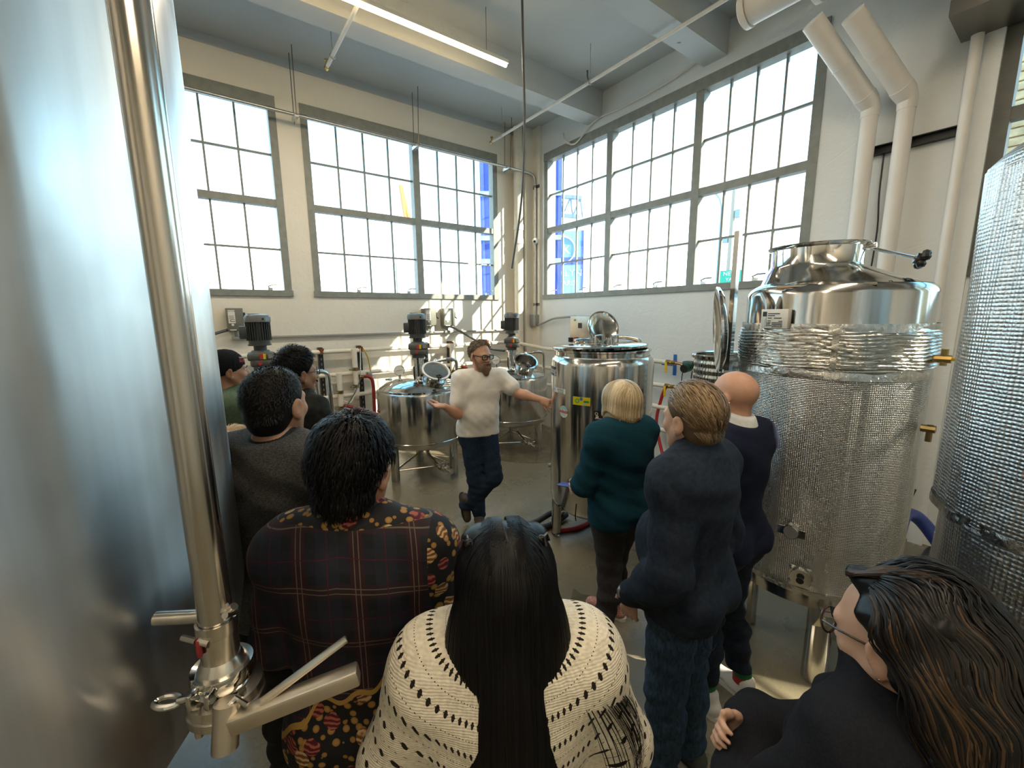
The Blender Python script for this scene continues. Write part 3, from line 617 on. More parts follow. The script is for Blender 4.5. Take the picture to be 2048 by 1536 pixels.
    m = MB(); m.cyl((.195,.03,1.428),(.225,.033,1.435),.036,n=14); m.cyl((.478,.115,1.05),(.478,.115,1.07),.034,n=14); m.obj('pipe_clamp', 'steel_polished', T)
    # bottom outlet with butterfly valve
    m = MB(); m.tube(round_path([(.06,-.10,.41),(.06,-.10,.27),(.16,-.30,.20),(.28,-.44,.17)],.05,5), .024, 10); m.obj('outlet_pipe', 'steel_pipe', T)
    m = MB(); d = Vector((.12,-.14,-.03)).normalized(); p0 = Vector((.20,-.35,.188))
    for k, rr in ((0,.042),(.03,.05),(.055,.038),(.085,.05)): m.cyl(p0+d*k,p0+d*(k+.02),rr,n=14)
    m.cyl(p0+d*.1,p0+d*.19,.026,n=12); m.cyl(p0+d*.19,p0+d*.20,.036,n=12); v_ = m.obj('drain_valve', 'steel_valve', T)
    MB().box((-.01,-.10,0),(.01,.04,.012),TR(p0+d*.05+Vector((0,0,.05)),-.9)).obj('valve_lever', 'steel_valve', v_)
    if port_ang is not None:
        p = MB(); p.cyl((R*math.cos(port_ang)*.98,R*math.sin(port_ang)*.98,.90),((R+.05)*math.cos(port_ang),(R+.05)*math.sin(port_ang),.895),.022,n=12); p.obj('hose_port', 'copper', T)
    return T
KA, KB, KD = (-2.743,-1.283), (-1.214,-1.16), (-4.43,-1.41)
kettle(KA, 'small steel kettle with agitator motor and blue-lit manway, left of the man in white', face_rz(KA), False, math.radians(180-23)-.05)
kettle(KB, 'small steel kettle with agitator motor in the far corner behind the man in white', face_rz(KB), True)
kettle(KD, 'small steel kettle with agitator motor mostly hidden behind the men on the left', face_rz(KD), False)
# ---------------------------------------------------------------- central kettle with stickers
CC, CR = Vector((-2.14,-3.725)), .427
T = thing('mash_tank', 'tall steel tank covered in stickers with an open hatch, touched by the man in white', 'tank', (CC.x,CC.y,0), face_rz(CC))
MB().lathe([(.001,.27),(.2,.285),(.36,.32),(.41,.36),(CR,.41),(CR,1.60),(CR-.008,1.635),(CR-.03,1.655),(.395,1.665)],n=72).obj('shell', 'steel_tank', T)
MB().lathe([(.392,1.655),(.392,1.695),(.405,1.70),(.405,1.715),(.388,1.72),(.375,1.70)],n=72).obj('rim', 'steel_polished', T)
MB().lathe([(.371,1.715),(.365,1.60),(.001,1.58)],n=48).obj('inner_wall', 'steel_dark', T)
Ml = TR((-.02,0,1.728),0,0,math.radians(-2.2)); ld = MB().lathe([(.001,-.005),(.395,-.005),(.398,.012),(.385,.022),(.28,.030),(.001,.036)],n=72,M=Ml).obj('lid', 'steel_polished', T)
# open hatch standing on edge
Mh = TR((.0,.03,1.885),math.radians(30),math.radians(68))@Matrix.Rotation(PI,4,'X'); hd = MB().lathe([(.001,.022),(.10,.018),(.135,.004),(.142,-.012),(.142,-.026),(.134,-.026),(.132,-.008),(.11,-.001),(.08,.005),(.05,.008),(.02,.0098),(.001,.010)],n=56,M=Mh).obj('hatch', 'steel_polished', T)
MB().tube([Mh@Vector(p) for p in ((-.05,.09,.02),(-.05,.09,.06),(.05,.09,.06),(.05,.09,.02))], .006, 8).obj('hatch_handle', 'steel_pipe', hd)
m = MB(); m.lathe([(.15,1.755),(.15,1.785),(.157,1.787),(.157,1.775),(.14,1.76)],c=(-.08,.02,0),n=40); m.obj('hatch_collar', 'steel_polished', T)
MB().lathe([(.001,1.79),(.06,1.785),(.10,1.765)],c=(-.14,.10,0),n=24).obj('seal_ring', 'black_rubber', T)
m = MB()
for x, y in ((-.08,-.09),(.05,-.09),(-.01,.16),(.09,-.02)): ferrule(m,x,y,1.765,.022,.045)
m.obj('lid_ferrule', 'steel_polished', T)
for x in (-.05,.07): MB().tube(round_path([(x,-.30,1.765),(x,-.30,1.835),(x+.055,-.18,1.835),(x+.055,-.18,1.77)],.02,4), .006, 8).obj('lid_handle', 'steel_pipe', T)
MB().tube(round_path([(.02,.15,1.80),(.20,.16,1.80),(.33,.16,1.775),(.345,.16,1.60)],.05,6), .020, 12).obj('vent_pipe', 'steel_pipe', T)
MB().cyl((-.27,.10,1.76),(-.27,.10,1.80),.022,n=12).obj('black_cap', 'black_plastic', T)
for a in (math.radians(-167),math.radians(-13),math.radians(90)):
    x, y = .375*math.cos(a), .375*math.sin(a); lg = MB().cyl((x,y,.05),(x,y,.40),.043,n=20).cyl((x,y,.05),(x,y,.03),.043,.03,n=20).obj('leg', 'steel_tank', T)
    MB().cyl((x,y,0),(x,y,.04),.013,n=8).cyl((x,y,0),(x,y,.008),.03,n=12).obj('levelling_foot', 'steel_pipe', lg)
MB().cyl((0,-.1,.29),(0,-.1,.24),.02,n=10).cyl((0,-.1,.25),(0,-.1,.24),.03,n=10).obj('bottom_outlet', 'steel_pipe', T)
MB().cyl((-CR-.0,0.05,.62),(-CR-.03,.05,.62),.018,n=10).obj('side_port', 'steel_pipe', T)
# stickers bent round the shell (angles in world space)
S_rz = face_rz(CC)
def sticker(name, a_deg, z, w, h, mat, label=None, layers=()):
    a0 = math.radians(a_deg)-S_rz
    def fn(off):
        rr = CR+off
        return lambda x, y: Vector((rr*math.cos(a0+x/CR), rr*math.sin(a0+x/CR), z+y))
    m = MB(); n = 8; f = fn(.0015)
    m.raw([f(-w/2+w*i/n, s*h/2) for s in (-1,1) for i in range(n+1)], [(i,i+1,n+2+i,n+1+i) for i in range(n)])
    o = m.obj(name, mat, T); 
    if label: o['label'] = label
    for k, (nm, mt, build) in enumerate(layers):
        q = MB(); build(q, fn(.0022+.0005*k)); q.obj(nm, mt, o)
    return o
def rect(x0,y0,x1,y1): 
    def b(q, f):
        n = 4; q.raw([f(x0+(x1-x0)*i/n, y) for y in (y0,y1) for i in range(n+1)], [(i,i+1,n+2+i,n+1+i) for i in range(n)])
    return b
def disc(cx,cy,r,sy=1.,r0=0.):
    def b(q, f):
        n = 24; P = [f(cx+r*math.cos(2*PI*i/n), cy+r*sy*math.sin(2*PI*i/n)) for i in range(n)]
        if r0 > 0:
            P += [f(cx+r0*math.cos(2*PI*i/n), cy+r0*sy*math.sin(2*PI*i/n)) for i in range(n)]; q.raw(P, [(i,(i+1)%n,n+(i+1)%n,n+i) for i in range(n)])
        else: q.raw(P, [tuple(range(n))])
    return b
def poly(*P):
    return lambda q, f: q.raw([f(x,y) for x,y in P], [tuple(range(len(P)))])
def words(*W):
    def b(q, f):
        for tx, s, x0, y0 in W: text_on(q, tx, s, lambda x, y: f(x+x0, y+y0))
    return b
sticker('moog_sticker', 152, 1.535, .17, .075, 'label_black', 'black sticker with white moog lettering', [('lettering','label_white',words(('moog',.075,0,.006)))])
sticker('shop_sticker', 170, 1.388, .175, .040, 'label_white', 'white sticker reading perfect circuit', [('lettering','label_black',words(('perfect',.030,.022,.009))),('lettering','label_black',words(('circuit',.030,.028,-.010))),('emblem','label_blue',disc(-.066,0,.013,1,.007))])
sticker('yellow_sticker', -158.3, 1.331, .145, .066, 'label_yellow', 'yellow sticker with green knob, blue dot and green lever', [('knob_ring','label_green2',disc(-.034,0,.021,1,.008)),('dot','label_blue',disc(.0,.018,.013)),('lever','label_green',poly((.018,-.002),(.026,-.010),(.058,-.010),(.066,-.002),(.058,.007),(.026,.007))),('wedge','label_teal',poly((.018,-.014),(.048,-.014),(.036,-.027),(.012,-.025)))])
sticker('farm_sticker', 179.2, 1.222, .001, .001, 'label_white', 'oval farm sticker with teal sky, dark red banner and white field rows', [
    ('oval','label_white',disc(0,0,.047,1.05)),('sky','label_teal',lambda q,f: q.raw([f(.043*math.cos(t*PI/14),.047*math.sin(t*PI/14)) for t in range(15)],[tuple(range(15))])),
    ('banner','label_red',rect(-.047,-.010,.047,.008)),('lettering','label_white',words(('SMALL FARMS',.0135,0,0))),('sprout','label_green',poly((-.012,.010),(-.004,.010),(-.008,.026),(-.016,.034))),
    ('furrow','label_teal',lambda q,f: [q.raw([f(x0,-.012),f(x0+.006,-.012),f(x0*1.5+.004,-.036),f(x0*1.5-.004,-.036)],[(0,1,2,3)]) for x0 in (-.022,-.004,.014)])])
sticker('black_sticker', -138, 1.224, .10, .080, 'label_black', 'black square sticker with white drawing half behind the blond hair', [('drawing','label_white',lambda q,f: [disc(-.030,.018,.012,1,.008)(q,f), disc(-.024,-.004,.010,1,.006)(q,f), rect(-.04,-.022,.03,-.018)(q,f), poly((-.04,-.016),(-.02,.0),(-.01,-.016))(q,f)])])
sticker('maker_sticker', -88, 1.166, .095, .032, 'label_black', 'small black sticker with white square and lettering', [('square','label_white',rect(-.042,-.011,-.022,.011)),('lettering','label_white',words(('modular',.020,.012,0)))])
sticker('dark_sticker', -92, 1.40, .05, .04, 'label_black', 'small dark sticker above the blond head')
sticker('paper_label', -72, .755, .10, .075, 'label_white', 'white paper label low on the tank side', [('print','label_grey',lambda q,f: [rect(-.035,.015-k*.015,.03-.01*(k%2),.020-k*.015)(q,f) for k in range(4)])])
hose([(-2.235,-3.32,.10),(-2.33,-3.30,.10),(-2.50,-3.29,.065),(-2.75,-3.26,.03),(-3.1,-3.22,.03),(-3.35,-3.18,.03)],.027,'black_rubber','upper black hose on the floor running left from the stickered tank')
hose([(-2.15,-3.33,.045),(-2.35,-3.37,.032),(-2.55,-3.36,.032),(-2.8,-3.33,.03),(-3.15,-3.30,.03),(-3.4,-3.27,.03)],.028,'black_rubber','lower black hose on the floor running left from the stickered tank')
o = MB().cyl((-2.19,-3.325,.10),(-2.27,-3.315,.10),.036,n=14).cyl((-2.20,-3.324,.10),(-2.215,-3.322,.10),.046,n=14).cyl((-2.245,-3.318,.10),(-2.26,-3.316,.10),.046,n=14).obj('hose_coupling', 'steel_polished'); tag(o, 'shiny hose coupling at the foot of the stickered tank', 'coupling')
hose([(-2.45,-3.45,.02),(-2.2,-3.55,.02),(-1.8,-3.5,.02),(-1.3,-3.42,.02),(-.78,-3.33,.025),(-.35,-3.2,.03),(-.2,-3.1,.12),(-.13,-2.92,.55),(-.14,-2.98,.9),(-.15,-3.04,1.06)],.021,'red_hose_new','long red hose from the lower wall valve across the floor under the stickered tank',60)
# ---------------------------------------------------------------- control panel, valves, pump on the white wall
r = thing('control_panel', 'grey control cabinet with brushed steel door behind the open hatch', 'electrical box', (0,-1.57,1.50))
MB().rbox((-.20,-.22,0),(-.005,.22,.475),.006).obj('cabinet', 'panel_grey', r); d_ = MB().rbox((-.212,-.225,.003),(-.198,.225,.472),.004).obj('door', 'panel_steel', r)
MB().box((-.215,-.03,.29),(-.211,.05,.37)).obj('display', 'black_plastic', d_); MB().box((-.215,.10,.40),(-.211,.14,.425)).obj('indicator', 'label_green', d_)
MB().cyl((-.212,.10,.13),(-.24,.10,.13),.022,n=14).obj('stop_button', 'label_red', d_); MB().cyl((-.212,.06,.13),(-.235,.06,.13),.018,n=14).obj('selector', 'black_plastic', d_); MB().cyl((-.212,.11,.06),(-.23,.11,.06),.02,n=14).obj('knob', 'black_plastic', d_)
MB().box((-.18,.2205,.30),(-.10,.223,.46)).obj('side_label', 'label_white', r); MB().cyl((-.14,.22,.27),(-.14,.223,.27),.012,n=12).obj('seal', 'label_white', r)
o = MB().tube(bez([(-.08,-.375,1.83),(-.08,-.5,1.845),(-.09,-.8,1.93),(-.10,-1.1,1.955),(-.10,-1.35,1.965)],20),.017,10).obj('flex_cable','conduit_grey'); tag(o,'grey conduit bowed from the corner junction box to the control cabinet','cable')
def ball_valve(y, z, L, label, x=-.14, lever=True):
    r = thing('ball_valve', label, 'valve', (x,y,z)); m = MB(); m.cyl((0,0,0),(0,-.05,0),.034,n=6); m.cyl((0,-.05,0),(0,-.08,0),.024,n=12); m.cyl((0,-.08,0),(0,-.12,0),.030,n=6); m.cyl((0,-.02,0),(-.035,-.02,0),.012,n=8); m.obj('body','brass',r)
    MB().cyl((0,-.12,0),(0,-.12-L,-.01),.018,n=12).obj('tail_pipe','copper',r); MB().rbox((-.045,-.035,-.13),(-.035,-.005,.005),.004).obj('lever','yellow_plastic' if lever else 'brass',r)
    return r
ball_valve(-3.03,1.388,.13,'brass ball valve with hanging yellow lever on the topmost pipe of the white wall'); ball_valve(-3.03,1.082,.05,'brass ball valve with yellow lever feeding the red hose on the white wall')
r = thing('circulation_pump', 'dark green circulation pump on the copper pipe of the white wall', 'pump', (-.15,-3.36,1.375))
MB().rbox((-.07,-.07,-.035),(.05,.07,.055),.02).cyl((-.02,.0,-.02),(-.13,.0,-.03),.05,n=20).cyl((0,-.07,0),(0,-.16,-.01),.036,n=16).cyl((0,-.16,-.01),(0,-.19,-.012),.05,n=6).obj('body','pump_green',r)
MB().cyl((-.13,0,-.03),(-.137,0,-.03),.045,n=20).obj('cap','black_plastic',r); MB().cyl((0,.11,.0),(0,.07,0),.028,n=12).cyl((0,-.19,-.012),(0,-.33,-.03),.022,n=12).cyl((0,-.25,-.02),(0,-.29,-.025),.03,n=6).obj('union','copper',r)
for y in (.03,-.09): MB().tube(bez([(-.10,y,-.05),(-.10,y+.01,-.2),(-.11,y-.01,-.5)],8),.006,6).obj('power_cord','black_rubber',r)
o = MB().tube(round_path([(-.15,-3.69,1.343),(-.15,-3.74,1.335),(-.16,-3.745,1.20)],.04,5),.026,10).obj('pipe_elbow','steel_dark'); tag(o,'dark pipe elbow beyond the green pump','pipe')
hose([(-.16,-3.745,1.20),(-.165,-3.75,1.05),(-.18,-3.72,.7),(-.2,-3.65,.3),(-.35,-3.5,.03)],.022,'red_hose_new','red hose dropping from the pipe elbow behind the bald man')
r = thing('tape_cross', 'blue masking tape cross stuck on the white wall behind the brass valve', 'tape', (-.004,-3.03,1.31))
MB().box((-.003,-.055,-.10),(0,-.01,.17)).obj('tape_strip','tape_blue',r); MB().box((-.002,-.05,.02),(.001,.16,.06)).obj('tape_strip','tape_blue',r); 
# ---------------------------------------------------------------- foil wrapped tank
def uv_cyl(o, R, cell):
    me = o.data; uv = me.uv_layers.new(name='UVMap'); vs = me.vertices
    for pg in me.polygons:
        c = pg.center; a0 = math.atan2(c.y, c.x)
        for li in pg.loop_indices:
            v = vs[me.loops[li].vertex_index].co; a = math.atan2(v.y, v.x); da = (a-a0+PI)%(2*PI)-PI
            uv.data[li].uv = ((a0+da)*R/cell, v.z/cell)
def wrapped(prof_fn, z0, z1, nz, na, a0=0., a1=2*PI):
    """lathe-like sheet with its own wrinkles"""
    m = MB(); full = abs(a1-a0-2*PI) < 1e-6; k = na if full else na+1; vs = []
    for j in range(nz+1):
        z = z0+(z1-z0)*j/nz
        for i in range(k):
            a = a0+(a1-a0)*i/na; r = prof_fn(a, z); vs.append((r*math.cos(a), r*math.sin(a), z))
    m.raw(vs, [(j*k+i, j*k+(i+1)%k, (j+1)*k+(i+1)%k, (j+1)*k+i) for j in range(nz) for i in range(na)]); return m
CI, RI = Vector((-2.115,-5.317)), .404
T = thing('insulated_tank', 'tall steel tank wrapped in silver bubble foil with a wide open collar', 'tank', (CI.x,CI.y,0))
MB().lathe([(.001,.455),(.30,.47),(.385,.49),(RI+.004,.505),(RI+.004,.62),(RI,.63),(RI,2.085),(RI-.004,2.10),(RI-.014,2.118),(.375,2.13)],n=96).obj('shell', 'steel_tank', T)
ec = Vector((-.045,.085)); m = MB(); n_ = 96; vs = []
for (r_,z_,w_) in ((.378,2.129,0),(.33,2.150,.12),(.25,2.205,.75),(.212,2.232,1),(.205,2.245,1),(.205,2.325,1),(.222,2.335,1),(.226,2.343,1),(.202,2.342,1),(.198,2.22,1),(.12,2.15,1),(.001,2.14,1)):
    for i in range(n_): a = 2*PI*i/n_; vs.append((ec.x*w_+r_*math.cos(a), ec.y*w_+r_*math.sin(a), z_))
m.raw(vs, [(j*n_+i, j*n_+(i+1)%n_, (j+1)*n_+(i+1)%n_, (j+1)*n_+i) for j in range(11) for i in range(n_)]); m.obj('collar_cone', 'steel_polished', T)
fo = wrapped(lambda a,z: RI+.010+.0022*math.sin(7*a+3*math.sin(3*z))+.0015*math.sin(31*a), .585,1.735,24,160).obj('foil_wrap','foil_bubble',T,60); uv_cyl(fo, RI, .0085)
def bandr(a, z):
    t = (z-1.72)/.20; e = 1-abs(2*t-1)**6
    return RI+.012+.012*e+.0045*math.sin(z*2*PI/.0155+.9*math.sin(9*a)+1.2*math.sin(4*a+z*30))*min(1,e*1.3)+.002*math.sin(23*a+40*z)
seam = math.radians(-160)
for a0, a1 in ((seam+.03, seam+PI-.05),(seam+PI+.02, seam+2*PI-.03)):
    b_ = wrapped(bandr, 1.715,1.925,64,110,a0,a1).obj('foil_band','foil_band',T,70); uv_cyl(b_, RI, .02)
def skirt(z0, z1, wob):
    return wrapped(lambda a,z: RI+.0165+.003*math.sin(11*a)+.003*math.sin(5*a+z*50)-.006*max(0,(z-z0)/(z1-z0)-.5), z0, z1, 6, 140)
for z0, z1 in ((1.685,1.735),(1.905,1.945)): b_ = skirt(z0,z1,0).obj('foil_tape','foil_band',T,70); uv_cyl(b_, RI, .02)
b_ = wrapped(lambda a,z: RI+.022+.003*math.sin(z*90), 1.69,1.94,20,10,seam-.07,seam+.07).obj('seam_tape','foil_band',T,70); uv_cyl(b_, RI, .02)
b_ = wrapped(lambda a,z: RI+.016+.004*math.sin(13*a)*math.sin(9*a), .572,.60,4,140).obj('bottom_tape','foil_band',T,70); uv_cyl(b_, RI, .02)
for k in range(3):
    a = math.radians(-142+120*k); x, y = .275*math.cos(a), .275*math.sin(a)
    lg = MB().cyl((x,y,0.01),(x,y,.48),.058,n=24).cyl((x,y,0),(x,y,.012),.05,n=24).obj('leg','steel_tank',T)
    MB().prism([(0,0),(.13,0),(.10,-.02),(.03,-.13),(0,-.13)],-.06,.06,TR((x+.04*math.cos(a),y+.04*math.sin(a),.50),a,PI/2)).obj('gusset','steel_valve',lg)
def on_shell(a_deg, off): a = math.radians(a_deg); return Vector(((RI+off)*math.cos(a),(RI+off)*math.sin(a),0)), a
p, a = on_shell(165,.018); q = thing('tank_placard','small white data placard hung on the foil tank shoulder','sign',(CI.x+p.x,CI.y+p.y,1.968),a+PI/2)
MB().rbox((-.072,-.014,-.048),(.072,.012,.048),.003).obj('plate','label_white',q)
m = MB(); m.box((-.062,-.0152,.012),(-.040,-.0145,.036))
for k,(x0,x1,zz) in enumerate(((-.033,.03,.026),(-.033,.004,.016),(-.033,-.012,.004),(.0,.04,.004),(-.033,-.016,-.010),(.025,.045,-.012),(-.033,-.016,-.019),(-.01,.045,-.019),(-.033,-.02,-.026),(-.01,.045,-.026),(-.033,-.008,-.034))): m.box((x0,-.0152,zz-.002),(x1,-.0145,zz+.002))
m.box((-.008,-.0152,-.042),(.046,-.0145,-.030)); m.obj('print','label_black',q); m = MB(); text_on(m,'PROSPERO',.012,lambda x,y:(x+.019,-.0156,y-.036)); m.obj('lettering','label_white',q)
def port(a_deg, z, r0, open_=False):
    p, a = on_shell(a_deg,.0); d = Vector((math.cos(a),math.sin(a),0)); p.z = z; m = MB(); m.cyl(p,p+d*.045,r0*.8,n=16); m.cyl(p+d*.040,p+d*.055,r0*1.35,n=16)
    if not open_:
        m.cyl(p+d*.058,p+d*.075,r0*1.35,n=16); m.box((-.004,-.06,-.02),(.012,.06,.02),TR(p+d*.06,a)); m.cyl(p+d*.06+Vector((0,0,.03)),p+d*.09+Vector((0,0,.05)),.008,n=8)
    o = m.obj('clamped_port','steel_polished',T)
    MB().cyl(p+d*.0751,p+d*.078,r0*(1.2 if not open_ else .5),n=16).obj('port_cap' if not open_ else 'port_bore','conduit_grey' if not open_ else 'black_metal',o)
    return o
port(-171,.915,.026); port(-164,.675,.034,True)
m = wrapped(lambda a,z: RI+.020+.006*math.sin(40*a)*math.cos(90*z), .61,.72,10,16,math.radians(-171),math.radians(-157)).obj('foil_patch','foil_band',T,70); uv_cyl(m, RI, .02)
arm = MB().rbox((-.02,-.155,2.312),(.02,-.095,2.338),.004).obj('clamp_bracket','steel_polished',T)
kd = MB(); P0, P1 = Vector((.02,-.135,2.318)), Vector((.085,-.285,2.255)); kd.cyl(P0-Vector((.03,-.07,-.02)),P1,.008,n=8); kd.obj('clamp_rod','steel_pipe',T)
kd = MB(); d = (P1-P0).normalized(); kd.cyl(P1,P1+d*.03,.026,n=10); s_ = d.orthogonal().normalized(); s2_ = d.cross(s_)
for k in range(5): kd.ball(P1+d*.03+(s_*math.cos(k*1.257)+s2_*math.sin(k*1.257))*.030,.020,8)
kd.obj('clamp_knob','black_plastic',T)
MB().cyl((-.40,.12,2.125),(-.30,-.245,2.118),.012,n=10).obj('lid_bar','steel_polished',T); MB().tube(bez([(-.36,.20,2.10),(-.39,.16,2.04),(-.40,.15,1.93)],8),.014,8).tube(bez([(-.37,.10,2.10),(-.40,.11,2.02),(-.405,.11,1.93)],8),.012,8).obj('bracket_leg','steel_dark',T)
MB().ball((-.235,-.275,2.112),(.022,.022,.026),12).obj('bar_end','steel_polished',T)
MB().box((-.02,-.014,0),(.02,.014,1.28),TR((-.155,.452,1.19))).obj('lid_post','steel_tank',T)
Md = TR((-.235,.475,1.90),math.radians(33),math.radians(86)); MB().lathe([(.001,.035),(.12,.03),(.22,.012),(.25,-.005),(.255,-.02),(.245,-.022),(.20,-.002),(.001,.02)],n=56,M=Md).obj('swung_lid','steel_polished',T)
p, a = on_shell(-97,.02); q = thing('gauge_valve','small brass valve with yellow lever on the far side of the foil tank','valve',(CI.x+p.x,CI.y+p.y,1.785))
MB().cyl((0,0,0),(.0,-.06,0),.018,n=8).cyl((0,-.035,-.03),(0,-.035,.045),.013,n=8).obj('body','brass',q); MB().rbox((-.01,-.13,-.006),(.01,-.04,.008),.003).obj('lever','yellow_plastic',q)
p, a = on_shell(-99,.02); q = thing('gauge_valve','small tarnished brass valve low on the far side of the foil tank','valve',(CI.x+p.x,CI.y+p.y,1.46)); MB().cyl((0,0,0),(.0,-.05,0),.018,n=8).cyl((0,-.03,-.06),(0,-.03,.02),.012,n=8).obj('body','brass_dark',q)
o = MB().box((-.012,-5.42,1.37),(-.009,-5.26,1.72)).obj('paper_sheet','label_white'); tag(o,'white paper sheet stuck on the wall behind the foil tank','paper')
# dimpled tank behind the bald man
r = thing('dimpled_tank','narrow steel tank with a dimpled diamond jacket behind the bald man','tank',(-1.66,-4.53,0))
Rd = .21; m = wrapped(lambda a,z: Rd+.006*math.cos(a*26+z*60)*math.cos(a*26-z*60), .35,1.66,150,180); m.obj('jacket','steel_tank',r,80)
MB().lathe([(Rd-.005,1.655),(Rd+.025,1.665),(Rd+.028,1.685),(Rd+.018,1.695),(Rd-.01,1.69),(Rd-.015,1.5),(.001,1.48)],n=48).obj('rim','steel_polished',r); MB().lathe([(.001,.30),(.15,.31),(Rd,.355)],n=40).obj('base','steel_tank',r)
for k in range(3):
    a = .4+k*2*PI/3; MB().cyl((.16*math.cos(a),.16*math.sin(a),0),(.16*math.cos(a),.16*math.sin(a),.33),.02,n=10).obj('leg','steel_pipe',r)
# far right foil tank
T = thing('foil_tank','big silver foil wrapped tank with a domed top cut off by the frame edge','tank',(-2.85,-6.275,0)); Rr = .38
b_ = wrapped(lambda a,z: Rr+.004*math.sin(9*a+4*z)+.002*math.sin(37*a), 1.39,2.40,26,150).obj('upper_wrap','foil_far',T,60); uv_cyl(b_, Rr, .011)
b_ = wrapped(lambda a,z: Rr-.018+.005*math.sin(5*a+6*z)+.002*math.sin(23*a), .42,1.40,26,150).obj('lower_wrap','foil_far',T,60); uv_cyl(b_, Rr, .013)
b_ = wrapped(lambda a,z: Rr+.006+.004*math.sin(15*a)*math.sin(60*z), 1.375,1.405,4,150).obj('wrap_edge','foil_band',T,70); uv_cyl(b_, Rr, .02)
b_ = MB().lathe([(Rr,2.385),(Rr-.004,2.41),(Rr-.025,2.435),(.30,2.48),(.21,2.52),(.10,2.545),(.001,2.55)],n=80).obj('domed_top','foil_far',T); uv_cyl(b_, Rr, .011)
MB().cyl((-.03,.03,2.52),(-.03,.03,2.62),.04,n=20).cyl((-.03,.03,2.62),(-.03,.03,2.64),.055,n=20).obj('top_port','steel_polished',T)
MB().lathe([(.001,.38),(.30,.39),(Rr-.02,.43)],n=48).obj('base','steel_tank',T)
for k in range(4):
    a = .6+k*PI/2; MB().cyl((.28*math.cos(a),.28*math.sin(a),0),(.28*math.cos(a),.28*math.sin(a),.42),.04,n=14).obj('leg','steel_tank',T)
hose([(-1.05,-5.52,.38),(-.85,-5.50,.40),(-.5,-5.47,.40),(-.35,-5.55,.33),(-.33,-5.75,.06)],.05,'label_navy','dark blue insulated hose between the two foil tanks'); hose([(-1.1,-5.62,.2),(-.8,-5.66,.22),(-.55,-5.68,.2),(-.45,-5.85,.04)],.036,'black_rubber','black hose below the blue hose between the two foil tanks')
hose([(-.25,-5.47,.55),(-.28,-5.45,.45),(-.36,-5.42,.38)],.010,'black_rubber','thin black cable below the end of the thin white pipe',nm='thin_cable')
hose([(-2.05,-5.95,.03),(-1.95,-5.6,.03),(-1.7,-5.75,.03),(-1.4,-6.0,.03)],.024,'black_rubber','black hose lying on the floor behind the foil tank leg')
# ribbed woven chair back or basket edge behind the woman, with a white tag
r = thing('ribbed_basket','dark ribbed basket rim with a white tag below the far foil tank','basket',(-3.40,-6.36,.0))
MB().lathe([(.001,1.02),(.15,1.02),(.20,1.25),(.19,1.25),(.14,1.04),(.001,1.04)],n=32).obj('basket','black_metal',r)
m = MB()
for k in range(36): a = 2*PI*k/36; m.tube([(.155*math.cos(a),.155*math.sin(a),1.03),(.203*math.cos(a),.203*math.sin(a),1.24)],.008,6)
m.obj('rib','black_metal',r)['kind'] = 'stuff'
MB().cyl((0,0,0),(0,0,1.02),.03,n=12).cyl((0,0,0),(0,0,.02),.18,n=24).obj('stand','black_metal',r)
MB().box((-.215,.03,1.14),(-.20,.08,1.28)).obj('tag','label_white',r); MB().box((-.19,.10,1.235),(-.16,.13,1.275)).obj('buckle','brass',r)
# ---------------------------------------------------------------- puddles
def puddle(pts, label):
    c = [sum(p[i] for p in pts)/len(pts) for i in (0,1)]; P = [Vector((p[0],p[1],0)) for p in pts]; n = len(P); Q = []
    for i in range(n):
        a,b,c2,d = P[i-1],P[i],P[(i+1)%n],P[(i+2)%n]
        for k in range(5):
            t = k/5; Q.append(.5*((2*b)+(c2-a)*t+(2*a-5*b+4*c2-d)*t*t+(3*b-a-3*c2+d)*t**3))
    m = MB(); m.prism([(q.x,q.y) for q in Q],.0005,.0018); o = m.obj('puddle','wet_floor'); tag(o,label,'puddle')
puddle([(-2.85,-4.144),(-2.845,-4.22),(-2.80,-4.275),(-2.84,-4.33),(-2.94,-4.323),(-3.02,-4.34),(-3.09,-4.276),(-3.005,-4.243),(-3.03,-4.19),(-2.95,-4.215)],'small wet patch on the floor beside the pink shoes')
puddle([(-1.72,-1.5),(-1.45,-1.4),(-1.1,-1.55),(-.85,-1.9),(-1.1,-2.05),(-1.5,-1.85)],'large damp patch under the corner kettle')
# ---------------------------------------------------------------- big fermenter at the left edge with its racking pipe
FC, FR = (-5.971,-4.494), 1.15
T = thing('fermenter_tank','huge brushed steel tank filling the left edge of the picture','tank',(FC[0],FC[1],0))
MB().lathe([(.001,.80),(.6,.83),(.92,.89),(1.07,.96),(1.13,1.05),(FR,1.16),(FR,3.75),(1.08,3.88),(.6,4.05),(.001,4.1)],n=160).obj('shell','steel_big',T)
for k in range(4):
    a = PI/4+k*PI/2+.3; MB().cyl((.85*math.cos(a),.85*math.sin(a),0),(.85*math.cos(a),.85*math.sin(a),.92),.07,n=20).obj('leg','steel_tank',T)
PX, PY = -4.888, -5.174
pa = math.atan2(PY-FC[1], PX-FC[0]); rd = Vector((math.cos(pa),math.sin(pa),0)); tg = Vector((-rd.y,rd.x,0))
q = thing('racking_pipe','polished vertical steel pipe standing off the huge tank','pipe',(PX,PY,1.115))
MB().cyl((0,0,.275),(0,0,2.75),.0295,n=40).obj('pipe','steel_pipe',q)
for z, zn in ((.295,0),(2.3,1)):
    MB().cyl(-rd*.022+Vector((0,0,z)),-rd*.113+Vector((0,0,z)),.0135,n=16).obj('standoff','steel_pipe',q)
m = MB(); m.cyl((0,0,.245),(0,0,.285),.0318,n=32); m.lathe([(.0325,.285),(.034,.287),(.034,.282)],n=32); m.obj('pipe_sleeve','steel_valve',q)
cl = MB(); cl.lathe([(.031,.288),(.036,.288),(.036,.262),(.031,.262)],n=32)
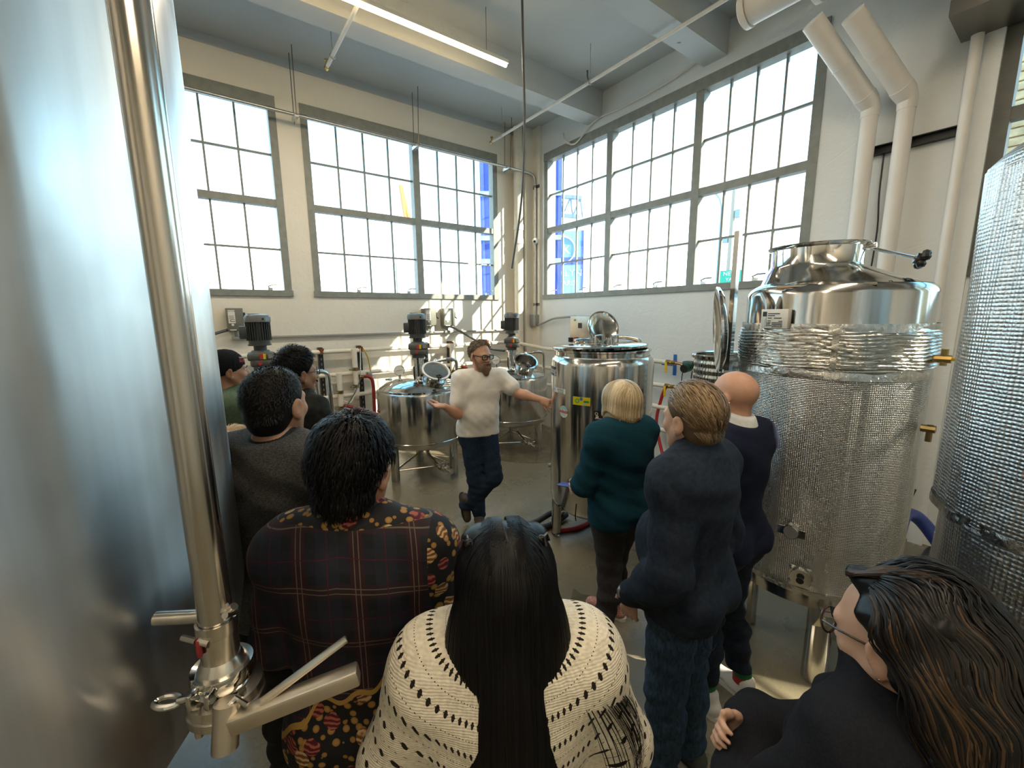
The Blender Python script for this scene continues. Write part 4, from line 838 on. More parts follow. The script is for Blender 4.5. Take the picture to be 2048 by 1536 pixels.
right = Vector((.81,-.59,0)); front = Vector((-.59,-.81,0))
cl.cyl(right*.034+Vector((0,0,.295))-front*.01,right*.034+Vector((0,0,.31))+front*.02,.0065,n=12); cl.cyl(right*.030+Vector((0,0,.305)),right*.040+Vector((0,0,.315)),.008,n=12)
cl.cyl(-right*.012+front*.033+Vector((0,0,.265)),right*.01+front*.036+Vector((0,0,.262)),.008,n=12); cl.cyl(-right*.055+front*.02+Vector((0,0,.262)),-right*.02+front*.03+Vector((0,0,.262)),.006,n=10); cl.obj('pipe_clamp','steel_valve',q)
MB().rbox((-.036,-.03,.235),(-.026,-.012,.27),.004,TR((0,0,0),0)).obj('rubber_pad','red_hose',q)
# butterfly valve below the pipe
q2 = thing('butterfly_valve','polished butterfly valve with a long lever below the racking pipe','valve',(PX,PY,1.054)); q2.scale = (1.3,1.3,1.3)
MB().cyl((0,0,.19),(0,0,.247),.026,n=32).lathe([(.026,.205),(.033,.192),(.035,.185)],n=32).obj('ferrule','steel_valve',q2)
m = MB(); m.lathe([(.030,.186),(.042,.190),(.044,.182),(.044,.168),(.040,.160),(.030,.164)],n=40); m.obj('tri_clamp','steel_polished',q2)
w = MB(); w.cyl(front*.043-right*.02+Vector((0,0,.175)),front*.052+right*.02+Vector((0,0,.175)),.0045,n=10)
for s in (-.012,.014): w.rbox((-.004,-.012,-.012),(.004,.012,.012),.002,TR(front*.046+right*s+Vector((0,0,.175)),math.atan2(right.y,right.x)))
w.tube([front*.046-right*.02+Vector((0,0,.174)),front*.046-right*.034+Vector((0,0,.170))],.006,10)
cx = front*.046-right*.052+Vector((0,0,.168)); w.tube([cx+(right*math.cos(t*PI/10)*.018+front*math.sin(t*PI/10)*.010) for t in range(20)],.0045,8,closed=True); w.obj('wing_nut','steel_polished',q2)
m = MB(); m.lathe([(.026,.162),(.034,.158),(.052,.150),(.053,.138),(.050,.136)],n=48); m.lathe([(.050,.133),(.0535,.131),(.0535,.118),(.04,.112),(.001,.110)],n=48); m.lathe([(.050,.137),(.050,.132)],n=48)
for k in range(4):
    a = .5+k*PI/2; m.cyl((.043*math.cos(a),.043*math.sin(a),.146),(.043*math.cos(a),.043*math.sin(a),.160),.0065,n=6); m.cyl((.043*math.cos(a),.043*math.sin(a),.10),(.043*math.cos(a),.043*math.sin(a),.118),.0065,n=6)
m.obj('valve_body','steel_valve',q2)
hub = front*.058+right*.036+Vector((0,0,.142))
m = MB(); m.cyl(Vector((0,0,.135)),hub-front*.01,.011,n=14); m.cyl(hub+Vector((0,0,.025))-front*.012,hub-Vector((0,0,.038))+front*.004,.0175,n=24); m.obj('hub','steel_handle',q2)
m = MB(); m.cyl(hub-Vector((0,0,.036))+front*.0025,hub-Vector((0,0,.0415))+front*.006,.010,n=6); m.obj('hub_screw','steel_dark',q2)
ldir = (right*.93+front*(-.30)+Vector((0,0,.16))).normalized(); up_ = Vector((0,0,1)); sd = ldir.cross(up_).normalized(); u2 = sd.cross(ldir)
Mx = Matrix(((ldir.x,sd.x,u2.x,hub.x),(ldir.y,sd.y,u2.y,hub.y),(ldir.z,sd.z,u2.z,hub.z),(0,0,0,1)))
MB().rbox((.008,-.013,-.016),(.190,.014,.011),.004,Mx).obj('lever','steel_handle',q2)
MB().cyl(Mx@Vector((.026,-.003,.0103)),Mx@Vector((.026,-.003,.0106)),.0045,n=14).obj('lever_rivet','steel_dark',q2)
l2 = (ldir*.86-front*.28+up_*.22).normalized(); s2 = l2.cross(up_).normalized(); v2 = s2.cross(l2); My = Matrix(((l2.x,s2.x,v2.x,hub.x),(l2.y,s2.y,v2.y,hub.y),(l2.z,s2.z,v2.z,hub.z),(0,0,0,1)))
MB().rbox((.05,.006,-.002),(.185,.020,.004),.0015,My).obj('trigger_strip','steel_handle',q2)
m = MB(); m.tube([Mx@Vector((.0,.0,.018)),Mx@Vector((.02,-.01,.026)),Mx@Vector((.035,.0,.016))],.004,8); m.obj('spring_clip','steel_polished',q2)
# spray bottle hanging on the cleaning pipe of the left kettle
r = thing('spray_bottle','white spray bottle with yellow trigger hung on a bent steel pipe','bottle',(-4.07,-1.62,1.13)); r.rotation_euler = (0,math.radians(-9),face_rz((-4.07,-1.62)))
MB().lathe([(.001,0),(.055,0),(.062,.012),(.062,.13),(.055,.165),(.028,.20),(.022,.215)],n=28).obj('bottle','bottle_white',r)
MB().lathe([(.034,.205),(.034,.222),(.020,.25),(.017,.26)],n=20).obj('collar','navy_plastic',r); h_ = MB(); h_.rbox((-.016,-.02,.255),(.016,.02,.345),.008); h_.rbox((-.06,-.014,.325),(.022,.014,.355),.006); h_.rbox((-.045,-.008,.27),(-.034,.008,.33),.004); h_.obj('trigger_head','yellow_plastic',r); MB().cyl((-.06,0,.34),(-.072,0,.34),.010,n=10).obj('nozzle','black_plastic',r)
lb = lambda x,y: Vector((.0632*math.sin(x/.063),-.0632*math.cos(x/.063),y))
m = MB(); P = [(-.045,.115),(.045,.125),(.04,.10),(.02,.085),(-.03,.082)]; m.raw([lb(*p) for p in P],[tuple(range(5))]); m.obj('label_swoosh','label_navy',r)
m = MB(); text_on(m,'ZEP',.034,lambda x,y: Vector((.0638*math.sin((x-.008)/.063),-.0638*math.cos((x-.008)/.063),y+.102))); m.obj('lettering','label_white',r)
m = MB(); [m.raw([lb(-.035,y),lb(w,y),lb(w,y+.006),lb(-.035,y+.006)],[(0,1,2,3)]) for y,w in ((.07,.0),(.058,.02),(.048,.03),(.02,-.01))]; m.obj('label_lines','label_blue',r)
o = MB().tube(round_path([(-4.25,-1.55,1.43),(-4.02,-1.60,1.46),(-3.86,-1.55,1.44),(-3.84,-1.5,.75)],.10,7),.022,12).obj('bent_pipe','steel_pipe'); tag(o,'bent steel pipe on the left kettle that carries the spray bottle','pipe')
# ================================================================ figures: signed-distance modelling, one skin per body
def axis(lo, hi, base, fine=()):
    out = [lo]
    while out[-1] < hi:
        x = out[-1]; st = base
        for a, b, s in fine:
            if a-s*2 <= x <= b: st = min(st, s)
        out.append(x+st)
    return np.array(out, dtype=np.float32)
class SDF:
    def __init__(s, lo, hi, base=.012, fx=(), fy=(), fz=()):
        s.ax = [axis(lo[0],hi[0],base,fx), axis(lo[1],hi[1],base,fy), axis(lo[2],hi[2],base,fz)]
        s.D = np.full([len(a) for a in s.ax], .5, np.float32)
    def reg(s, lo, hi):
        sl = []
        for i in range(3):
            a = max(0, np.searchsorted(s.ax[i], lo[i])-1); b = min(len(s.ax[i]), np.searchsorted(s.ax[i], hi[i])+1)
            if b-a < 1: return None
            sl.append(slice(a, b))
        X, Y, Z = s.ax[0][sl[0]][:,None,None], s.ax[1][sl[1]][None,:,None], s.ax[2][sl[2]][None,None,:]
        return tuple(sl), X, Y, Z
    def put(s, sl, d, k, op='add'):
        A = s.D[sl]
        if op == 'add':
            if k > 0: h = np.maximum(k-np.abs(A-d), 0)/k; s.D[sl] = np.minimum(A, d)-h*h*k*.25
            else: s.D[sl] = np.minimum(A, d)
        else:
            d = -d
            if k > 0: h = np.maximum(k-np.abs(A-d), 0)/k; s.D[sl] = np.maximum(A, d)+h*h*k*.25
            else: s.D[sl] = np.maximum(A, d)
    def cone(s, a, b, ra, rb=None, k=.02, flat=None, op='add'):
        """round cone a->b; flat = (unit dir, ratio): squashed along dir"""
        rb = ra if rb is None else rb; a, b = np.array(a,float), np.array(b,float); m = max(ra,rb)*1.05+k+.015
        q = s.reg(np.minimum(a,b)-m, np.maximum(a,b)+m)
        if q is None: return s
        sl, X, Y, Z = q; P = [X-a[0], Y-a[1], Z-a[2]]; ba = b-a
        if flat:
            u, r = np.array(flat[0],float), flat[1]; u /= np.linalg.norm(u); e = P[0]*u[0]+P[1]*u[1]+P[2]*u[2]; g = (1/r-1)
            P = [P[i]+e*(g*u[i]) for i in range(3)]; ba = ba+u*(g*(ba@u))
        L = max(ba@ba, 1e-9); t = np.clip((P[0]*ba[0]+P[1]*ba[1]+P[2]*ba[2])/L, 0, 1)
        d = np.sqrt((P[0]-t*ba[0])**2+(P[1]-t*ba[1])**2+(P[2]-t*ba[2])**2)-(ra+t*(rb-ra))
        if flat: d = d*flat[1]**.5
        s.put(sl, d.astype(np.float32), k, op); return s
    def ell(s, c, r, k=.02, R=None, op='add'):
        c, r = np.array(c,float), np.array(r,float); m = max(r)+k+.015
        q = s.reg(c-m, c+m)
        if q is None: return s
        sl, X, Y, Z = q; P = [X-c[0], Y-c[1], Z-c[2]]
        if R is not None: P = [P[0]*R[0][i]+P[1]*R[1][i]+P[2]*R[2][i] for i in range(3)]
        n = np.sqrt((P[0]/r[0])**2+(P[1]/r[1])**2+(P[2]/r[2])**2); g = np.sqrt((P[0]/r[0]**2)**2+(P[1]/r[1]**2)**2+(P[2]/r[2]**2)**2)
        d = np.where(g > 1e-6, n*(n-1)/np.maximum(g,1e-6), -min(r)); s.put(sl, d.astype(np.float32), k, op); return s
    def plane(s, p, n, k=0.):     # keep the side against n
        n = np.array(n,float); n /= np.linalg.norm(n); X, Y, Z = s.ax[0][:,None,None], s.ax[1][None,:,None], s.ax[2][None,None,:]
        d = ((X-p[0])*n[0]+(Y-p[1])*n[1]+(Z-p[2])*n[2]).astype(np.float32)
        if k > 0: h = np.maximum(k-np.abs(s.D-d),0)/k; s.D = np.maximum(s.D,d)+h*h*k*.25
        else: s.D = np.maximum(s.D, d)
        return s
    def wrinkle(s, fn, band=.05):
        I = np.nonzero(np.abs(s.D) < band); x, y, z = s.ax[0][I[0]], s.ax[1][I[1]], s.ax[2][I[2]]
        s.D[I] += fn(x, y, z).astype(np.float32); return s
    def mesh(s, name, mat, smooth=1):
        D = s.D; ins = D < 0; ax = s.ax
        c = np.zeros([n-1 for n in D.shape], np.int8)
        for i in (0,1):
            for j in (0,1):
                for k in (0,1): c += ins[i:D.shape[0]-1+i, j:D.shape[1]-1+j, k:D.shape[2]-1+k]
        act = (c > 0) & (c < 8); idx = np.nonzero(act); n = len(idx[0])
        vid = np.full(act.shape, -1, np.int32); vid[idx] = np.arange(n)
        acc = np.zeros((n,3)); cnt = np.zeros(n); gx, gy, gz = idx
        cor = [(i,j,k) for i in (0,1) for j in (0,1) for k in (0,1)]
        V = {q: D[gx+q[0],gy+q[1],gz+q[2]] for q in cor}; Pp = {q: np.stack([ax[0][gx+q[0]],ax[1][gy+q[1]],ax[2][gz+q[2]]],1) for q in cor}
        for q in cor:
            for a in range(3):
                if q[a] == 0:
                    w = list(q); w[a] = 1; w = tuple(w); A, B = V[q], V[w]; m = (A < 0) != (B < 0)
                    t = np.where(m, A/np.where(np.abs(A-B) < 1e-9, 1, A-B), 0)[:,None]
                    acc += np.where(m[:,None], Pp[q]+(Pp[w]-Pp[q])*t, 0); cnt += m
        v = acc/np.maximum(cnt,1)[:,None]; F = []
        for a in range(3):
            b, d = (a+1)%3, (a+2)%3; sl0 = [slice(None)]*3; sl1 = [slice(None)]*3; sl0[a] = slice(0,-1); sl1[a] = slice(1,None)
            e = ins[tuple(sl0)] != ins[tuple(sl1)]; I = np.array(np.nonzero(e))
            ok = (I[b] > 0) & (I[d] > 0) & (I[b] < D.shape[b]-1) & (I[d] < D.shape[d]-1); I = I[:,ok]
            def cell(db, dd):
                J = I.copy(); J[b] -= db; J[d] -= dd; return vid[J[0],J[1],J[2]]
            q = np.stack([cell(1,1),cell(0,1),cell(0,0),cell(1,0)],1); fl = ins[I[0],I[1],I[2]]
            q[~fl] = q[~fl][:,::-1]; F.append(q)
        F = np.concatenate(F); F = F[(F >= 0).all(1)]
        for _ in range(smooth):   # light laplacian pass
            sm = np.zeros_like(v); ct = np.zeros(n)
            for i in range(4):
                np.add.at(sm, F[:,i], v[F[:,(i+1)%4]]); np.add.at(ct, F[:,i], 1); np.add.at(sm, F[:,(i+1)%4], v[F[:,i]]); np.add.at(ct, F[:,(i+1)%4], 1)
            v = v*.5+sm/np.maximum(ct,1)[:,None]*.5
        return np_mesh(name, v, F, mat)
def np_mesh(name, v, F, mat, smooth=True):
    me = bpy.data.meshes.new(name); k = F.shape[1]; me.vertices.add(len(v)); me.vertices.foreach_set('co', v.astype(np.float32).ravel())
    me.loops.add(len(F)*k); me.loops.foreach_set('vertex_index', F.astype(np.int32).ravel()); me.polygons.add(len(F))
    me.polygons.foreach_set('loop_start', np.arange(0,len(F)*k,k,dtype=np.int32)); me.polygons.foreach_set('loop_total', np.full(len(F),k,np.int32))
    me.polygons.foreach_set('use_smooth', np.ones(len(F),bool)); me.update(calc_edges=True); me.validate()
    me.materials.append(MAT[mat] if isinstance(mat,str) else mat); return me
_rs = np.random.RandomState(3)
def folds(dirs, amp, freq, seed=0):
    """soft cloth folds: a few warped sine ridges"""
    r = np.random.RandomState(seed); W = [(r.normal(size=3), r.uniform(0,6.28)) for _ in range(3)]
    def fn(x, y, z):
        o = 0
        for i, (d, f) in enumerate(zip(dirs, freq)):
            w = sum(.35*np.sin((x*a[0]+y*a[1]+z*a[2])*5+p) for a, p in W)
            u = np.sin((x*d[0]+y*d[1]+z*d[2])*f+w*3+i*1.7); o = o+u*np.abs(u)*(.6+.4*np.sin(x*7+z*9+i*2+seed))
        return o*amp/len(dirs)
    return fn
# ---------------------------------------------------------------- skin, hair and cloth materials
def skin(name, col, red=.25):
    t = NT(name); p = t.pr(Roughness=.5, Specular_IOR_Level=.4); v = t.co()
    n = t.noise(v, 14, 4, .6); c = t.ramp(n, [(.3,(col[0]*.92,col[1]*(1-red*.5),col[2]*(1-red*.5))),(.6,col),(.85,tuple(min(1,q*1.08) for q in col))]); t.l(c, p.inputs['Base Color'])
    t.bump(t.noise(v, 260, 3), .12, .001)
skin('skin_fair', (.62,.36,.25)); skin('skin_light', (.60,.37,.26)); skin('skin_tan', (.43,.235,.145)); skin('skin_brown', (.29,.155,.090)); skin('skin_pale', (.66,.43,.33))
def hairm(name, dark, lite, rough=.38, spec=.5):
    t = NT(name); p = t.pr(Roughness=rough, Specular_IOR_Level=spec); a = t.n('ShaderNodeAttribute', attribute_name='tint'); v = t.co()
    c = t.mix(t.ramp(a.outputs['Fac'], [(.0,0.),(1.,1.)]), dark, lite); t.l(c, p.inputs['Base Color'])
hairm('hair_black', (.0025,.0025,.003), (.007,.0065,.007), .38, .14); hairm('hair_darkbrown', (.006,.005,.0045), (.022,.018,.015), .5, .2); hairm('hair_brown', (.10,.062,.032), (.40,.26,.125), .42)
hairm('hair_blonde', (.36,.26,.13), (.86,.74,.52), .42); hairm('hair_grey', (.22,.17,.11), (.58,.53,.45), .5); hairm('hair_highlight', (.005,.005,.006), (.085,.046,.018), .38, .25); hairm('beard_ginger', (.20,.12,.075), (.46,.33,.23), .6)
hairm('hair_sandy', (.42,.26,.11), (.80,.58,.30), .5)
def cloth(name, c1, c2, scale=120., rough=.85, bump=.3, stretch=(1,1,1), bs=500.):
    t = NT(name); p = t.pr(Roughness=rough, Specular_IOR_Level=.18); v = t.co(); n = t.noise(t.mp(v,stretch), scale, 4, .6)
    t.l(t.ramp(n, [(.35,c1),(.65,c2)]), p.inputs['Base Color']); t.bump(t.math('ADD', t.noise(v, bs, 2), t.math('MULTIPLY', n, .6)), bump, .0015)
cloth('cloth_white', (.83,.82,.79), (.87,.86,.83), 30, .9, .15); cloth('cloth_heather', (.035,.036,.037), (.125,.127,.127), 170, .9, .3, (1,1,2.4)); cloth('cloth_charcoal', (.016,.016,.017), (.024,.024,.025), 60)
cloth('cloth_black', (.010,.0105,.0095), (.020,.020,.018), 40); cloth('cloth_navy', (.010,.015,.026), (.018,.027,.043), 50); cloth('cloth_navy_knit', (.006,.009,.024), (.011,.015,.036), 300, .85, .3)
cloth('cloth_teal', (.004,.032,.052), (.008,.052,.078), 260, .95, .5); cloth('cloth_slacks', (.032,.030,.034), (.046,.044,.049), 40, .75, .12); cloth('cloth_denim', (.008,.017,.036), (.020,.038,.070), 150, .85, .3, (1,1,.35)); cloth('cloth_denim_mid', (.014,.030,.055), (.040,.072,.115), 90, .85, .35, (1,1,.35))
cloth('cloth_collar_white', (.70,.73,.74), (.78,.80,.80), 60); cloth('cloth_green', (.07,.11,.07), (.10,.15,.10), 60); cloth('beanie_knit', (.006,.007,.009), (.013,.014,.016), 250, .95, .5); cloth('cloth_blackjkt', (.006,.007,.010), (.012,.013,.018), 200, .9, .4)
simple('shoe_brown', (.055,.038,.025), .7, 0, .2, 30, .2, 120); simple('sole_dark', (.012,.011,.010), .7); simple('shoe_white', (.72,.70,.66), .6); simple('shoe_olive', (.035,.04,.032), .7); simple('sock_green', (.02,.16,.06), .8); simple('sock_red', (.45,.03,.03), .8)
simple('lens_glass', (.05,.05,.055), .05, 0, coat=.5); simple('frame_black', (.008,.008,.009), .25); simple('frame_tort', (.035,.018,.012), .25); simple('eye_white', (.62,.58,.54), .25); simple('eye_iris', (.03,.02,.014), .15); simple('lip', (.40,.16,.12), .45); simple('silver', (.75,.74,.72), .2, 1.)
# pink woven slip-ons
t = NT('shoe_pink'); p = t.pr(Roughness=.75); v = t.co(); vo = t.n('ShaderNodeTexVoronoi', feature='DISTANCE_TO_EDGE'); t.l(v, vo.inputs[0]); vo.inputs['Scale'].default_value = 75
t.l(t.ramp(vo.outputs[0], [(.05,(.62,.33,.28)),(.14,(.40,.17,.15))]), p.inputs['Base Color']); t.bump(vo.outputs[0], .4, .003)
# plaid and floral shirt
t = NT('cloth_plaid'); p = t.pr(Roughness=.75, Specular_IOR_Level=.3); v = t.co(); sx = t.n('ShaderNodeSeparateXYZ'); t.l(v, sx.inputs[0])
X_, Y_, Z_ = sx.outputs
U_ = t.math('ADD', X_, t.math('MULTIPLY', Y_, .35)); V_ = t.math('ADD', Z_, t.math('MULTIPLY', t.math('ABSOLUTE', X_), .12))
def line(u, per, off, w):
    m = t.math('FRACT', t.math('ADD', t.math('DIVIDE', u, per), off)); return t.math('LESS_THAN', t.math('ABSOLUTE', t.math('SUBTRACT', m, .5)), w/per/2)
dk = (.007,.008,.011); c = t.mix(t.math('MULTIPLY', line(U_,.14,.0,.055), .6), dk, (.013,.017,.030)); c = t.mix(t.math('MULTIPLY', line(V_,.14,.25,.055), .5), c, (.014,.014,.026))
c = t.mix(t.math('MULTIPLY', line(U_,.14,.5,.034), .7), c, (.030,.006,.010)); c = t.mix(t.math('MULTIPLY', line(V_,.14,.72,.034), .5), c, (.030,.006,.010))
for (u, o) in ((U_,.46),(U_,.545),(V_,.68),(V_,.765)): c = t.mix(line(u,.14,o,.0024), c, (.11,.095,.07))
for (u, o) in ((U_,.0),(V_,.22)): c = t.mix(line(u,.14,o,.0025), c, (.06,.008,.015))
# floral field below a swinging border and on one sleeve
nz = t.noise(v, 6, 3); wob = t.math('MULTIPLY', t.math('SINE', t.math('MULTIPLY', X_, 24.)), .02)
bd = t.math('ADD', t.math('ADD', t.math('SUBTRACT', Z_, 1.085), wob), t.math('ADD', t.math('MULTIPLY', X_, -.62), t.math('MULTIPLY', nz, .03)))
slv = t.math('GREATER_THAN', X_, .205); col_m = t.math('GREATER_THAN', t.math('SUBTRACT', Z_, t.math('MULTIPLY', t.math('ABSOLUTE', X_), .0)), 1.492)
fmask = t.math('MAXIMUM', t.math('MAXIMUM', t.math('LESS_THAN', bd, 0.), slv), col_m)
vo = t.n('ShaderNodeTexVoronoi', feature='F1'); t.l(v, vo.inputs[0]); vo.inputs['Scale'].default_value = 19; v2 = t.n('ShaderNodeTexVoronoi', feature='F1'); t.l(v, v2.inputs[0]); v2.inputs['Scale'].default_value = 38
sw = t.n('ShaderNodeTexWave', wave_type='RINGS'); t.l(v, sw.inputs[0]); sw.inputs['Scale'].default_value = 26; sw.inputs['Distortion'].default_value = 9; sw.inputs['Detail'].default_value = 2
rose = t.math('LESS_THAN', vo.outputs['Distance'], .42); petal = t.ramp(sw.outputs['Fac'], [(.2,(.055,.004,.010)),(.5,(.16,.018,.026)),(.8,(.30,.085,.050))]); gold = t.ramp(v2.outputs['Distance'], [(.15,(.33,.19,.05)),(.5,(.15,.06,.014))])
sepv = t.n('ShaderNodeSeparateColor'); t.l(vo.outputs['Color'], sepv.inputs[0])
fl = t.mix(t.math('LESS_THAN', v2.outputs['Distance'], .36), (.005,.005,.006), gold); rc = t.mix(t.math('GREATER_THAN', sepv.outputs[0], .55), petal, t.ramp(sw.outputs['Fac'], [(.25,(.13,.045,.012)),(.6,(.35,.20,.07)),(.9,(.48,.33,.17))]))
fl = t.mix(t.math('MULTIPLY', rose, t.math('GREATER_THAN', sepv.outputs[1], .25)), fl, rc)
edge = t.math('LESS_THAN', t.math('ABSOLUTE', t.math('ADD', bd, t.math('MULTIPLY', t.math('SINE', t.math('MULTIPLY', U_, 70.)), .012))), .008)
c = t.mix(fmask, c, fl); c = t.mix(edge, c, (.36,.21,.05)); t.l(c, p.inputs['Base Color']); t.bump(t.noise(v, 400, 2), .15, .001)
# open crochet sweater
t = NT('crochet'); p = t.pr(Roughness=.95, Specular_IOR_Level=.15); v = t.co(); sx = t.n('ShaderNodeSeparateXYZ'); t.l(v, sx.inputs[0]); X_, Y_, Z_ = sx.outputs
ang = t.math('ARCTAN2', X_, t.math('ADD', Y_, .02)); zq = t.math('SUBTRACT', Z_, 1.38); row = t.math('SQRT', t.math('ADD', t.math('MULTIPLY', zq, zq), t.math('MULTIPLY', t.math('ADD', t.math('MULTIPLY', X_, X_), t.math('MULTIPLY', Y_, Y_)), .62)))
rw = t.math('DIVIDE', row, .052); fr_ = t.math('FRACT', rw); arc = t.math('MULTIPLY', ang, 13.)
kn = t.n('ShaderNodeTexWave', wave_type='BANDS', bands_direction='Z'); t.l(t.mp(v,(1,1,1)), kn.inputs[0]); kn.inputs['Scale'].default_value = 62; kn.inputs['Distortion'].default_value = 3.
kx = t.math('SINE', t.math('MULTIPLY', ang, 110.)); hole_x = t.math('ABSOLUTE', t.math('SUBTRACT', t.math('FRACT', arc), .5)); hz = t.math('ABSOLUTE', t.math('SUBTRACT', fr_, .5))
hole = t.math('LESS_THAN', t.math('ADD', t.math('POWER', t.math('DIVIDE', hole_x, .22), 2.), t.math('POWER', t.math('DIVIDE', hz, .12), 2.)), 1.)
small = t.math('LESS_THAN', t.math('ADD', t.math('POWER', t.math('DIVIDE', t.math('ABSOLUTE', t.math('SUBTRACT', t.math('FRACT', t.math('MULTIPLY', arc, 2.)), .5)), .16), 2.), t.math('POWER', t.math('DIVIDE', t.math('ABSOLUTE', t.math('SUBTRACT', t.math('FRACT', t.math('MULTIPLY', rw, 2.)), .98)), .05), 2.)), 1.)
base = t.ramp(t.noise(v, 90, 3), [(.3,(.62,.56,.44)),(.7,(.80,.74,.61))])
t.l(t.mix(t.math('MAXIMUM', hole, small), base, (.022,.018,.014)), p.inputs['Base Color'])
t.bump(t.math('ADD', t.math('ADD', t.math('MULTIPLY', kn.outputs['Fac'], .8), t.math('MULTIPLY', kx, .35)), t.math('MULTIPLY', hole, -3.)), .4, .003)

# ---------------------------------------------------------------- strands
def smoothstep(x): x = np.clip(x,0,1); return x*x*(3-2*x)
def strands(name, roots, dirs, length, steps, shells, mat, parent, grav=.0, flow=None, width=.0012, lift=.004, tint=None, wob=.15, seed=0, taper=.35, adh=.6, adhmax=.07):
    """hair ribbons: roots Nx3, start directions Nx3, growing over ellipsoid shells [(c, r)]"""
    r = np.random.RandomState(seed); N = len(roots); P = roots.copy(); d = dirs/np.linalg.norm(dirs,axis=1,keepdims=True)
    L = length if hasattr(length,'__len__') else np.full(N,length); st = (L/steps)[:,None]; path = [P.copy()]; nor = []
    lf = lift*(r.rand(N)**1.5)[:,None]; wv = r.normal(size=(N,3))*wob
    def near(P):
        best = np.full(N,1e9); nn = np.zeros((N,3)); pp = P.copy()
        for c, rr in shells:
            q = (P-c)/rr; n = np.linalg.norm(q,axis=1); g = q/rr; gl = np.linalg.norm(g,axis=1)+1e-9; dist = n*(n-1)/(gl+1e-9); g = g/gl[:,None]
            m = dist < best; best[m] = dist[m]; nn[m] = g[m]
        return best, nn
    for s in range(steps):
        b, n = near(P); nor.append(n)
        if flow is not None: d = d*.6+flow(P, s/steps)*.4
        d = d+np.array([0,0,-1.])*grav*(s+1)/steps+wv*np.sin(s*.9+wv[:,:1]*9)*.35
        t_ = (d*n).sum(1,keepdims=True); close = (b < .012)[:,None]; d = np.where(close & (t_ < 0), d-n*t_, d)
        d /= np.linalg.norm(d,axis=1,keepdims=True)+1e-9; P = P+d*st
        for _ in range(2):
            b, n = near(P); e = lf[:,0]*min(1,(s+1)/3)-b; P = P+n*np.where(e > 0, np.clip(e,0,.05), np.where(b < adhmax, np.clip(e,-.03,0)*adh, 0))[:,None]
        path.append(P.copy())
    nor.append(near(P)[1]); path = np.stack(path,1); nor = np.stack(nor,1); S = steps+1
    tan = np.gradient(path,axis=1); side = np.cross(tan,nor); side /= np.linalg.norm(side,axis=2,keepdims=True)+1e-9
    w = width*(1-(1-taper)*np.linspace(0,1,S)**2); w = w[None,:,None]*(.6+.8*r.rand(N))[:,None,None]
    v = np.stack([path-side*w, path+nor*w*.35, path+side*w],2).reshape(-1,3)
    i = np.arange(N)[:,None,None]*S*3+np.arange(S-1)[None,:,None]*3+np.arange(2)[None,None,:]
    F = np.stack([i,i+1,i+4,i+3],-1).reshape(-1,4); me = np_mesh(name, v, F, mat)
    at = me.attributes.new('tint','FLOAT','POINT'); tv = (r.rand(N)**1.5 if tint is None else tint(path,r)); at.data.foreach_set('value', np.repeat(tv,S*3).astype(np.float32))
    o = link(name, me, parent); o['kind'] = 'stuff'; return o
def scalp(n, c, rr, keep, seed=0, spread=None):
    r = np.random.RandomState(seed); q = r.normal(size=(n*4,3)); q /= np.linalg.norm(q,axis=1,keepdims=True); q = q[keep(q)][:n]; return c+q*rr, q

